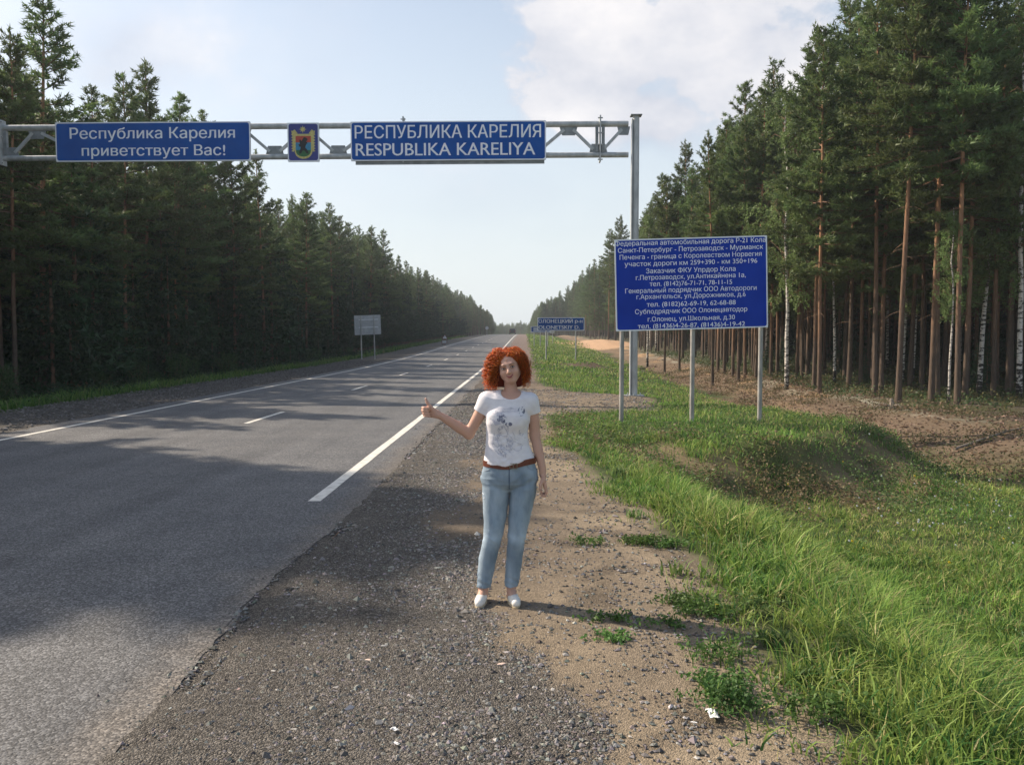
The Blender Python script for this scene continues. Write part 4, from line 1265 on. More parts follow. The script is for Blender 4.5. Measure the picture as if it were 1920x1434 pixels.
# information board
YB = 19.0
pA = atz(1297, 787, -.06)
brd = empty('information_board', 'big blue road information board with thirteen lines of white text on three posts', 'information board', (at(1297, 787, YB)[0], YB, -.06))
pan, w, h = panel_from(brd, [(1152, 450), (1438, 441), (1440, 614), (1155, 621)], YB - .09, M['blue2'], .028, .03, .05)
lines = [("Федеральная автомобильная дорога Р-21 Кола", 93, 1152, 139), ("Санкт-Петербург - Петрозаводск - Мурманск", 113, 1135, 188),
         ("Печенга - граница с Королевством Норвегия", 125, 1125, 237), ("участок дороги км 259+390 - км 350+196", 160, 1095, 286),
         ("Заказчик ФКУ Упрдор Кола", 312, 943, 339), ("г.Петрозаводск, ул.Антикайнена 1а,", 240, 1015, 385),
         ("тел. (8142)76-71-71, 78-11-15", 338, 920, 432), ("Генеральный подрядчик ООО Автодороги", 165, 1093, 478),
         ("г.Архангельск, ул.Дорожников, д.6", 245, 1017, 522), ("тел. (8182)62-69-19, 62-68-88", 318, 947, 578),
         ("Субподрядчик ООО Олонецавтодор", 235, 1030, 628), ("г.Олонец, ул.Школьная, д.30", 325, 943, 684), ("тел. (81436)4-26-87, (81436)4-19-42", 255, 1015, 733)]
for i, (tx, a, b_, by) in enumerate(lines):
    lx = 88 + 12 * i / 12; fx = lambda q: ((q - lx) / (1162 - 88 + 4 * i / 12) - .5) * w
    lettering(pan, tx, fx(a), fx(b_), (.5 - (by - 93) / 655) * h, 34 / 655 * h, M['white'], bold=.004)
for (u, v) in ((1165, 783), (1297, 787), (1424, 786)):
    p = at(u, v, YB); post(brd, p[0], YB, at(u, 470 if u < 1400 else 460, YB)[2], .052, M['concrete'])
for (v,) in ((480,), (590,)):
    b = Buf(); a = at(1157, v, YB); c = at(1434, v - 6, YB); b.box((a[0], YB - .055, a[2] - .02), (c[0], YB - .045, a[2] + .02), 0)
    me = b.mesh('rail', [M['zinc']]); me.transform(Matrix.Translation(-brd.location)); obj('rail', me, brd)

# district sign
YD = 66.0
ds = empty('district_sign', 'blue district boundary sign with two lines of text on two thin posts', 'road sign', (at(1052, 675, YD)[0], YD, -.1))
pan, w, h = panel_from(ds, [(1007, 595), (1096, 595), (1096, 620), (1008, 620.5)], YD - .09, M['blue'], .06, .04, .1)
lettering(pan, "ОЛОНЕЦКИЙ р-н", -.475 * w, .455 * w, .09 * h, .27 * h, M['white'], bold=.02)
lettering(pan, "OLONETSKIY D.", -.475 * w, .395 * w, -.36 * h, .27 * h, M['white'], bold=.02)
for u in (1024, 1079.5):
    p = at(u, 675, YD); post(ds, p[0], YD, at(u, 598, YD)[2], .055, M['zinc'])

# further blue sign half hidden behind it
Y2 = 104.0
s2 = empty('distance_sign', 'blue sign half hidden behind the district sign', 'road sign', (at(1010, 645, Y2)[0], Y2, .5))
pan, w, h = panel_from(s2, [(995, 611.5), (1032, 611.5), (1032, 623.5), (995, 623.5)], Y2 - .09, M['blue'], .08, .04, .1)
for rr_, (a, b_) in enumerate(((-.36, -.05), (-.36, .02))):
    b = Buf(); b.box((a * w, -.008, (.12 - .3 * rr_) * h - .07), (b_ * w, -.006, (.12 - .3 * rr_) * h + .07)); obj('lettering', b.mesh('lettering', [M['white']]), pan)
for u in (1001.5, 1013, 1027):
    p = at(u, 640, Y2); post(s2, p[0], Y2, at(u, 614, Y2)[2], .05, M['zinc'])
s3 = empty('plate_sign', 'tiny pale plate just below the district sign, far off by the clearing', 'road sign', (at(1036, 640, 128)[0], 128, .8))
pan, w, h = panel_from(s3, [(1031.5, 620), (1039.5, 620), (1039.5, 624.5), (1031.5, 624.5)], 127.9, M['signback'], .03, .03, .03)
post(s3, at(1036, 640, 128)[0], 128, at(1036, 621, 128)[2], .045, M['zinc'])

# sign seen from behind (left)
YS = 66.0
sb = empty('sign_from_behind', 'grey sheet-metal back of a large road sign on two posts at the left forest edge', 'road sign', (at(690, 676, YS)[0], YS, -.1))
P4 = [(664, 592), (713.5, 590), (714, 626.5), (665, 628.5)]
P = [Vector(at(u, v, YS)) for u, v in P4]; c = sum(P, Vector()) / 4; w = (P[1] - P[0]).length; h = (P[0] - P[3]).length
b = Buf(); prism(b, rrect(w, h, .03, 2), 0, .02, 0); o = obj('panel', b.mesh('panel', [M['signback']]), sb); o.location = c - sb.location; o.rotation_euler = (0, -R(2), 0)
for zz in (.27, -.12):
    b = Buf(); b.box((-.33 * w, -.05, zz * h - .035), (.40 * w, -.004, zz * h + .035)); obj('rail', b.mesh('rail', [M['white']]), o)
b = Buf(); prism(b, rrect(w * .995, h * .99, .03, 2), .0225, .03, 0); obj('sign_face', b.mesh('sign_face', [M['blue']]), o)
for (u, ut) in ((679, 676.5), (703.5, 701)):
    p = at(u, 676, YS); q = at(ut, 592, YS); post(sb, p[0], YS - .09, q[2], .05, M['zinc'], lean=q[0] - p[0])

M['leather_red'] = varied('faded_red', (.15, .04, .035), (.2, .06, .05), 8, .6)
# warning sign with plate
YW = 105.0
ws = empty('warning_sign', 'small triangular red-edged warning sign above a plate at the left roadside', 'road sign', (at(833, 650, YW)[0], YW, .3))
c = at(834, 631.5, YW); b = Buf(); s = 11.5 / 1600 * YW
for k_, (sc_, mt, yy) in enumerate(((1, 0, 0), (.68, 1, -.006))):
    prism(b, [(-.5 * s * sc_, -.42 * s * sc_ + 0.0), (.5 * s * sc_, -.42 * s * sc_), (0, .45 * s * sc_)], yy - .004, yy + .0 if k_ else .02, mt)
prism(b, rrect(.035, .22, .015, 2, 0, -.02), -.014, -.011, 2)
o = obj('warning_panel', b.mesh('warning_panel', [M['leather_red'], M['white'], M['black']]), ws); o.location = Vector(c) - ws.location
c = at(833, 641, YW); b = Buf(); prism(b, rrect(s * .85, s * .62, .05), 0, .02, 0); prism(b, rrect(s * .70, s * .45, .04), -.004, -.001, 1)
o = obj('plate', b.mesh('plate', [M['leather_red'], M['signback']]), ws); o.location = Vector(c) - ws.location
for u in (829.5, 837):
    p = at(u, 650, YW); post(ws, p[0], YW + .06, at(u, 636, YW)[2], .045, M['zincdark'])
YK = 215.0
ks = empty('round_sign', 'tiny round pale sign on a post near the crest on the left', 'road sign', (at(913, 628, YK)[0], YK, 1.9))
b = Buf(); prism(b, [(.42 * math.cos(a), .42 * math.sin(a)) for a in np.arange(0, 6.28, .4)], 0, .03, 0)
o = obj('panel', b.mesh('panel', [M['signback']]), ks); o.location = Vector(at(913, 615, YK)) - ks.location
post(ks, at(913, 628, YK)[0], YK + .07, at(913, 613, YK)[2], .06, M['zinc'])

# ------------------------------------------------------------------ gantry
YG = 27.0
px1, _, _ = at(1189, 700, YG)
gan = empty('gantry', 'galvanised steel sign gantry spanning the road on a round column with a lattice beam', 'gantry', (px1, YG, hz(px1, YG)))
ganI = Matrix.Translation(-gan.location)


def gpart(name, buf, mats, smooth=False):
    me = buf.mesh(name, mats, smooth); me.transform(ganI); return obj(name, me, gan)


sideoff = lambda u, v: np.array(at(u, v, YG))
ztop = at(1187, 218, YG)[2]
b = Buf(); b.tube([(px1, YG, gan.location.z - .4), (px1, YG, ztop)], [.108, .102], 20, 0); gpart('column', b, [M['zinc']], True)
xl = sideoff(1179, 400)[0]
b = Buf(); b.box((px1 - .142, YG - .10, gan.location.z + .02), (px1 - .105, YG + .10, ztop - .1)); gpart('side_plate', b, [M['zinc']])
b = Buf(); b.box((px1 - .18, YG - .17, ztop), (px1 + .17, YG + .17, ztop + .025)); gpart('cap', b, [M['zincdark']])
b = Buf(); b.box((px1 - .30, YG - .28, gan.location.z + .0), (px1 + .30, YG + .28, gan.location.z + .035))
gpart('base_plate', b, [M['zincdark']])
b = Buf()
for k_ in range(6):
    a = k_ * math.pi / 3 + .4; q = (px1 + .23 * math.cos(a), YG + .21 * math.sin(a)); b.tube([(q[0], q[1], gan.location.z + .03), (q[0], q[1], gan.location.z + .10)], .018, 6)
gpart('bolts', b, [M['zinc']])
# chords run left beyond the frame to the second column
tA, tB = sideoff(5, 240.5), sideoff(1178, 232.5); bA, bB = sideoff(5, 297.5), sideoff(1178, 290.5)
ext = (tA - tB) / np.linalg.norm(tA - tB); LX = -17.25


def chord(A, B, r):
    k_ = (LX - B[0]) / ext[0]; b = Buf(); b.tube([B, B + (A - B) / np.linalg.norm(A - B) * k_], r, 14, 0); return b


gpart('chord', chord(tA, tB, .092), [M['zinc']], True); gpart('chord', chord(bA, bB, .085), [M['zinc']], True)
TZ = lambda x: np.interp(x, [tA[0], tB[0]], [tA[2], tB[2]]); BZ = lambda x: np.interp(x, [bA[0], bB[0]], [bA[2], bB[2]])
if True:
    b = Buf(); b.tube([(LX - .12, YG, hz(LX, YG) - .4), (LX - .12, YG, ztop - .1)], [.125, .118], 20, 0); gpart('column', b, [M['zinc']], True)
X_ = lambda u: sideoff(u, 260)[0]
low = [1122, 1004, 885, 767, 634, 515, 396, 278, 160, 18]
upn = [1179, 1066, 945, 826, 700, 575, 455, 337, 219, 70]


def gusset(x, top, wd=.56):
    b = Buf()
    if top: z = TZ(x) - .085; pts = [(x - wd / 2, z), (x + wd / 2, z), (x + wd * .36, z - .26), (x - wd * .36, z - .26)]
    else: z = BZ(x) + .08; pts = [(x - wd * .5, z), (x + wd * .5, z), (x + wd * .38, z + .26), (x - wd * .38, z + .26)]
    prism(b, pts, YG - .012, YG + .012); gpart('gusset', b, [M['zincdark']])


def brace(xa, xb):       # xa at the top chord, xb at the bottom chord
    A = np.array([xa, YG, TZ(xa) - .17]); B = np.array([xb, YG, BZ(xb) + .17]); d = B - A; d /= np.linalg.norm(d); nrm = np.array([-d[2], 0, d[0]]) * .045
    b = Buf(); v = [A + nrm, A - nrm, B - nrm, B + nrm]
    o_ = np.array([0, .035, 0]); V = [p - o_ for p in v] + [p + o_ for p in v]
    b.add(V, [(0, 1, 2, 3), (7, 6, 5, 4), (0, 4, 5, 1), (1, 5, 6, 2), (2, 6, 7, 3), (3, 7, 4, 0)]); gpart('brace', b, [M['zinc']])


for i, u in enumerate(upn):
    x = X_(u)
    if i: gusset(x, True)
    else: gusset(x - .16, True, .40)
    xs_ = []
    if i > 0: xs_.append(X_(low[i - 1]) - (-.12 if False else 0))
    xs_.append(X_(low[i]))
    for xb in xs_:
        s = 1 if xb > x else -1
        brace((x if i else x - .18) + s * .14 if i else x - .22, xb - s * .16)
for u in low: gusset(X_(u), False)
for u in (1125, 757, 5):
    x = X_(u)
    for s in (-1, 1):
        b = Buf(); b.box((x + s * .10 - .045, YG - .06, BZ(x) + .08), (x + s * .10 + .045, YG + .06, TZ(x) - .085)); gpart('upright', b, [M['zincdark']])
    b = Buf(); b.box((x - .02, YG - .16, BZ(x) - .22), (x + .02, YG + .16, TZ(x) + .24)); gpart('flange', b, [M['zinc']])
    b = Buf()
    for zz in (BZ(x) - .16, TZ(x) + .16, TZ(x) - .3, BZ(x) + .3):
        b.tube([(x - .075, YG - .12, zz), (x + .075, YG - .12, zz)], .022, 6)
    gpart('bolts', b, [M['zinc']])

YP = YG - .2


def gsign(name, label, corners, face, thick):
    c = np.mean([at(u, v, YP) for u, v in corners], 0)
    e = empty(name, label, 'road sign', tuple(c)); p, w, h = panel_from(e, corners, YP, face, .035, thick, .07)
    return e, p, w, h


e, pan, w, h = gsign('welcome_sign', 'blue sign greeting visitors in white Cyrillic, at the left end of the gantry', [(103.5, 230), (468.5, 228), (470.5, 301.5), (105, 304)], M['blue'], .05)
lettering(pan, "Республика Карелия", -.425 * w, .421 * w, .08 * h, .285 * h, M['white'], bold=.012)
lettering(pan, "приветствует Вас!", -.366 * w, .370 * w, -.355 * h, .275 * h, M['white'], bold=.012)
for zz in (.28, -.28):
    b = Buf(); b.box((-.48 * w, .051, zz * h - .03), (.48 * w, .10, zz * h + .03)); obj('bracket', b.mesh('bracket', [M['zinc']]), pan)
e, pan, w, h = gsign('republic_sign', 'wide bilingual blue sign near the gantry column, Cyrillic over Latin capitals', [(656, 228.5), (1023, 226), (1024.5, 299.5), (659, 302.5)], M['blue'], .05)
lettering(pan, "РЕСПУБЛИКА КАРЕЛИЯ", -.478 * w, .474 * w, .075 * h, .325 * h, M['white'], bold=.010)
lettering(pan, "RESPUBLIKA KARELIYA", -.474 * w, .444 * w, -.365 * h, .325 * h, M['white'], bold=.010)
for zz in (.28, -.28):
    b = Buf(); b.box((-.48 * w, .051, zz * h - .03), (.48 * w, .10, zz * h + .03)); obj('bracket', b.mesh('bracket', [M['zinc']]), pan)
b = Buf(); b.box((-.478 * w, .06, -.5 * h - .10), (.492 * w, .11, -.5 * h + .02)); obj('tray', b.mesh('tray', [M['zincdark']]), pan)

e, pan, w, h = gsign('emblem_sign', 'dark blue panel with a gold-framed coat of arms showing a black bear', [(538, 230.5), (597, 230.5), (599.5, 303), (540.5, 303.5)], M['violet'], .06)
K = YG / 1600 / 12.8
Q = lambda pts: [((x - 487) * K, (660 - y) * K) for x, y in pts]


def em(name, pts, mat, lvl, par=pan):
    b = Buf(); prism(b, Q(pts), -.006 - lvl * .004, -.0058 - lvl * .004 + .003); return obj(name, b.mesh(name, [mat]), par)


def shield(x0, x1, yt, yb, ys_=830):
    cx = (x0 + x1) / 2; P = [(x0, yt), (x1, yt), (x1, ys_)]
    for k_ in range(1, 10):
        a = k_ / 10 * math.pi; P.append((cx + (x1 - x0) / 2 * math.cos(a) * 1.0, ys_ + (yb - ys_) * math.sin(a) ** .8))
    P.append((x0, ys_)); return P


em('shield_frame', shield(275, 705, 470, 1050), M['gold'], .6)
inner = shield(308, 668, 520, 1000, 840)
em('shield_green', inner, M['green'], 1.4)
em('shield_blue', [(308, 520), (668, 520), (668, 845), (308, 845)], M['sky_blue'], 2.0)
em('shield_red', [(308, 520), (668, 520), (668, 668), (308, 668)], M['red'], 2.6)
em('bear', [(470, 600), (495, 560), (520, 545), (560, 560), (592, 590), (585, 625), (560, 640), (588, 690), (565, 705), (545, 745), (535, 790), (570, 830), (600, 880), (612, 930), (560, 930), (540, 885),
            (490, 850), (455, 880), (440, 930), (385, 930), (395, 870), (420, 820), (425, 770), (395, 770), (372, 715), (410, 705), (398, 640), (395, 610), (420, 600), (450, 640)], M['black'], 3.4)
st = []
for k_ in range(16):
    a = k_ * math.pi / 8 - math.pi / 2; rr_ = 92 if k_ % 4 == 0 else (80 if k_ % 2 == 0 else 38); st.append((478 + rr_ * math.cos(a), 362 + rr_ * math.sin(a)))
em('star', st, M['gold'], .8)
for s in (-1, 1):
    P = []
    xi = 487 + s * 208; xo = 487 + s * 285
    yy = 480
    P.append((xi, 475)); P.append((487 + s * 130, 460)); P.append((487 + s * 175, 400)); P.append((487 + s * 205, 365)); P.append((487 + s * 245, 400)); P.append((xo - s * 5, 395)); P.append((xo - s * 18, 470))
    for k_ in range(6):
        P += [(xo, 488 + k_ * 64), (xo - s * 40, 520 + k_ * 64)]
    P += [(xo, 870), (487 + s * 225, 885), (487 + s * 212, 840)]
    em('fir_branch', P, M['gold'], .5)

# ------------------------------------------------------------------ car on the crest
YC = 255.0
cx = at(961, 622, YC)[0]
car = empty('car', 'small dark car seen from behind, driving away over the crest', 'car', (cx, YC, float(roadz(YC))))
carpaint = varied('car_paint', (.012, .014, .02), (.016, .018, .026), 3, .3, .3)
carglass = principled('car_glass', (.015, .02, .025), .08)[0]
tyre = principled('tyre', (.015, .015, .015), .8)[0]; lamp = principled('tail_lamp', (.35, .01, .01), .3)[0]
prof = [(-2.2, .35), (-2.25, .8), (-2.15, 1.05), (-1.9, 1.62), (-1.5, 1.72), (.3, 1.7), (1.0, 1.12), (2.0, .98), (2.25, .7), (2.2, .35)]
b = Buf(); nP = len(prof)
V = []
for (y, z) in prof:
    ww = .9 if z < 1.1 else .9 - (z - 1.1) * .28
    V += [(-ww, y, z), (ww, y, z)]
F = [(2 * i, 2 * i + 1, 2 * i + 3, 2 * i + 2) for i in range(nP - 1)] + [(2 * nP - 2, 2 * nP - 1, 1, 0)]
b.add(V, [f[::-1] for f in F])
mid = nP // 2
for s in (0, 1):
    for i in range(1, nP - 1): b.add([V[s], V[2 * i + s], V[2 * i + 2 + s]], [(0, 1, 2)] if s else [(0, 2, 1)])
obj('body', b.mesh('body', [carpaint]), car)
b = Buf(); b.add([(-.70, -2.145, 1.1), (.70, -2.145, 1.1), (.62, -1.95, 1.55), (-.62, -1.95, 1.55)], [(0, 1, 2, 3)]); obj('rear_window', b.mesh('rear_window', [carglass]), car)
for s in (-1, 1):
    b = Buf(); b.add([(s * .905, -1.8, 1.12), (s * .905, .7, 1.12), (s * .80, .25, 1.58), (s * .80, -1.55, 1.6)], [(0, 1, 2, 3)]); obj('side_window', b.mesh('side_window', [carglass]), car)
    b = Buf(); b.box((s * .72 - .12, -2.29, .78), (s * .72 + .12, -2.2, 1.0)); obj('tail_lamp', b.mesh('tail_lamp', [lamp]), car)
    b = Buf(); b.box((s * 1.0 - .09, .65, 1.05), (s * 1.0 + .09, .78, 1.2)); obj('mirror', b.mesh('mirror', [carpaint]), car)
    for y in (-1.4, 1.4):
        b = Buf(); b.tube([(s * .70, y, .34), (s * .92, y, .34)], .34, 14, 0); b.tube([(s * .90, y, .34), (s * .93, y, .34)], .19, 10, 1); obj('wheel', b.mesh('wheel', [tyre, M['zinc']]), car)

# ------------------------------------------------------------------ litter, stick, stump, log
def crumple(name, label, cat, u, v, size, seed):
    r = np.random.default_rng(seed); p = atz(u, v, -.02); z = hz(p[0], p[1])
    n = 7; V = []
    for i in range(n):
        for j in range(n):
            V.append(((i / (n - 1) - .5) * size[0] + r.normal(0, .002), (j / (n - 1) - .5) * size[1] + r.normal(0, .002), .012 + abs(r.normal(0, .18)) * min(size) * (1.2 - abs(i - 3) / 4)))
    F = [(i * n + j, (i + 1) * n + j, (i + 1) * n + j + 1, i * n + j + 1) for i in range(n - 1) for j in range(n - 1)]
    o = obj(name, mesh(name, V, F, [M['litter']])); o.location = (p[0], p[1], z + .015); o.rotation_euler[2] = r.uniform(0, 3)
    return tag(o, label, cat)


crumple('crumpled_paper', 'crumpled white tissue on the dirt near the weeds, right foreground', 'litter', 1335, 1346, (.10, .045), 3)
crumple('paper_scrap', 'small white paper scrap on the gravel, upper of two scraps', 'litter', 740, 1381, (.040, .024), 4)
crumple('paper_scrap', 'tiny white strip on the gravel at the bottom edge, lower of two scraps', 'litter', 743, 1409, (.03, .014), 5)
crumple('paper_scrap', 'tiny white bit beside the crumpled tissue', 'litter', 1301, 1363, (.03, .012), 6)
b = Buf(); p = atz(640, 995, .01); q = atz(622, 1012, .01); b.tube([(p[0], p[1], .015), ((p[0] + q[0]) / 2 + .01, (p[1] + q[1]) / 2, .03), (q[0], q[1], .015)], [.004, .006, .003], 5)
tag(obj('stick', b.mesh('stick', [M['branch']])), 'short dark stick lying where asphalt meets gravel', 'stick')
x, y, _ = atz(1672, 766, -.75); z = hz(x, y)
sp_ = empty('stump', 'dark uprooted stump with bare root stubs on the brown bank', 'stump', (x, y, z))
b = Buf(); b.tube([(0, 0, -.1), (.02, 0, .2), (-.03, 0, .42)], [.16, .11, .05], 8); obj('stump_body', b.mesh('stump_body', [M['wood']]), sp_)
for a, l in ((3.3, .8), (.2, .45), (2.4, .5), (5.2, .5)):
    b = Buf(); b.tube([(0, 0, .15), (math.cos(a) * l * .6, math.sin(a) * l * .6, .22), (math.cos(a) * l, math.sin(a) * l, -.02)], [.05, .035, .012], 5); obj('root', b.mesh('root', [M['wood']]), sp_)
for (u0, v0, u1, v1, lab, r_) in ((1790, 833, 1925, 806, 'long grey fallen branch at the right edge by the ditch', .035), (1180, 698, 1222, 694, 'pale thin log lying at the foot of the gantry column trees', .05),
                                  (1315, 682, 1352, 681, 'pale log lying between trunks under the board', .06), (1440, 745, 1475, 741, 'short broken branch on the bank near the white birch', .03)):
    p = atz(u0, v0, -.8); q = atz(u1, v1, -.8)
    P = [np.array([p[0] + (q[0] - p[0]) * f, p[1] + (q[1] - p[1]) * f, 0]) for f in (0, .35, .7, 1)]
    for k_ in range(4): P[k_][2] = hz(P[k_][0], P[k_][1]) + r_ * 1.1 + .03
    b = Buf(); b.tube(P, [r_, r_, r_ * .8, r_ * .5], 7)
    tag(obj('fallen_branch', b.mesh('fallen_branch', [M['wood']])), lab, 'branch')

# weeds one can pick out on the dirt strip
def weed(u, v, hgt_, n, label, kind='tuft', flowers=0, col=(.09, .17, .04)):
    x, y, _ = atz(u, v, -.05); z = hz(x, y) + .01
    w_ = empty('weed', label, 'weed', (x, y, z)); b = Buf(); r = np.random.default_rng(int(u * 7 + v))
    V, F = [], []
    fl = []
    for i in range(n):
        a = r.uniform(0, 6.28); s = np.array([math.cos(a), math.sin(a), 0]); st_ = np.array([r.normal(0, .05), r.normal(0, .035), 0]) * (1.7 if kind == 'creep' else 1)
        h_ = hgt_ * r.uniform(.5, 1.1); le = r.uniform(.3, 1.0) if kind == 'tuft' else r.uniform(.4, 1.2); d = np.array([-s[1], s[0], 0]); ww = r.uniform(.004, .008) * (1.2 if kind == 'tuft' else .6)
        pts = [st_, st_ + s * le * h_ * .35 + [0, 0, h_ * .6], st_ + s * le * h_ + [0, 0, h_ * (.9 if kind == 'tuft' else .7)]]
        c = np.array(col) * r.uniform(.7, 1.3)
        b.add([pts[0] - d * ww, pts[0] + d * ww, pts[1] + d * ww, pts[1] - d * ww, pts[2]], [(0, 1, 2), (0, 2, 3), (3, 2, 4)], 0, c)
        if kind != 'tuft':
            leaflets(np.array([pts[1], pts[2], (pts[1] + pts[2]) / 2]), 4, .026, .018, np.tile(c, (3, 1)), buf=b)
        if i < flowers: fl.append(pts[2] + [0, 0, .015])
    obj('leaves', b.mesh('weed_leaves', [M['grass']]), w_)
    for p in fl:
        f = Buf(); k_ = 7; f.add([p] + [p + np.array([math.cos(j) * .012, math.sin(j) * .012, .002]) for j in np.linspace(0, 6.28, k_)], [(0, j, j + 1) for j in range(1, k_)], 0, (.75, .6, .02))
        obj('flower', f.mesh('flower', [M['grass']]), w_)


for a in [(1205, 1025, .09, 70, 'spreading bright green weed with a yellow flower, at the grass edge right of the woman', 'creep', 1), (1250, 1030, .07, 40, 'low leafy weed joined to the right side of the spreading one', 'creep'),
          (1265, 1085, .14, 26, 'pale green grass tuft below the spreading weed', 'tuft', 0, (.15, .22, .06)), (1112, 1030, .10, 22, 'thin upright weed on the dirt nearest the woman', 'creep'),
          (1190, 975, .10, 34, 'loose weed at the upper end of the dirt strip', 'tuft', 0, (.14, .21, .06)), (1318, 1160, .10, 60, 'leafy weed with a yellow flower crossed by the end of the long shadow', 'creep', 1),
          (1280, 1140, .07, 40, 'low weed just left of the one in the shadow', 'creep'), (1345, 1250, .15, 38, 'upright branching weed half way down the dirt', 'creep'), (1365, 1300, .08, 34, 'sparse low weed between two upright weeds', 'creep'),
          (1385, 1345, .15, 50, 'dark leafy weed right of the crumpled tissue', 'creep', 0, (.06, .14, .035)), (1355, 1320, .10, 30, 'lighter weed above the crumpled tissue', 'creep'), (1152, 1175, .05, 22, 'small flat weed in the sandy dirt, upper one', 'creep'),
          (1152, 1210, .045, 22, 'small flat weed in the sandy dirt, lower one', 'creep'), (1160, 895, .20, 46, 'pale tall grass tuft alone on the gravel edge', 'tuft', 0, (.16, .22, .08)), (1120, 865, .12, 30, 'small tuft at the corner of the gravel', 'tuft'),
          (1405, 1150, .13, 22, 'broad weed at the grass edge right of the shadow tip', 'creep', 0, (.12, .2, .06)), (1540, 1365, .16, 46, 'broad-leaved weed at the bottom right edge of the dirt', 'creep'), (1440, 1215, .12, 34, 'tuft where the shadow meets the grass', 'tuft'),
          (1500, 1290, .12, 36, 'tuft leaning out of the grass above the bottom right weed', 'tuft'), (1260, 1180, .05, 18, 'tiny creeping weed below the long shadow', 'creep')]:
    weed(*a)
# small white and yellow flowers in the verge
FB = Buf()
for (u0, u1, v0, v1, n, c) in ((1600, 1910, 860, 1000, 40, (.8, .8, .74)), (1420, 1900, 950, 1030, 16, (.8, .8, .74)), (1450, 1900, 900, 1100, 12, (.8, .62, .03))):
    for _ in range(n):
        x, y, _ = atz(random.uniform(u0, u1), random.uniform(v0, v1), -.8)
        if not (edgeR(y) + .6 < x < 9): continue
        z = hz(x, y) + random.uniform(.12, .24); s = random.uniform(.010, .020)
        p = np.array([x, y, z]); FB.add([p + [0, 0, s * .5]] + [p + np.array([math.cos(j) * s, math.sin(j) * s * .6 - .0, math.sin(j) * s * .8]) for j in np.linspace(0, 6.28, 6)], [(0, j, j + 1) for j in range(1, 6)], 0, c)
tag(obj('meadow_flowers', FB.mesh('meadow_flowers', [M['grass']])), 'tiny white and yellow flowers scattered through the verge grass', None, None, 'stuff')

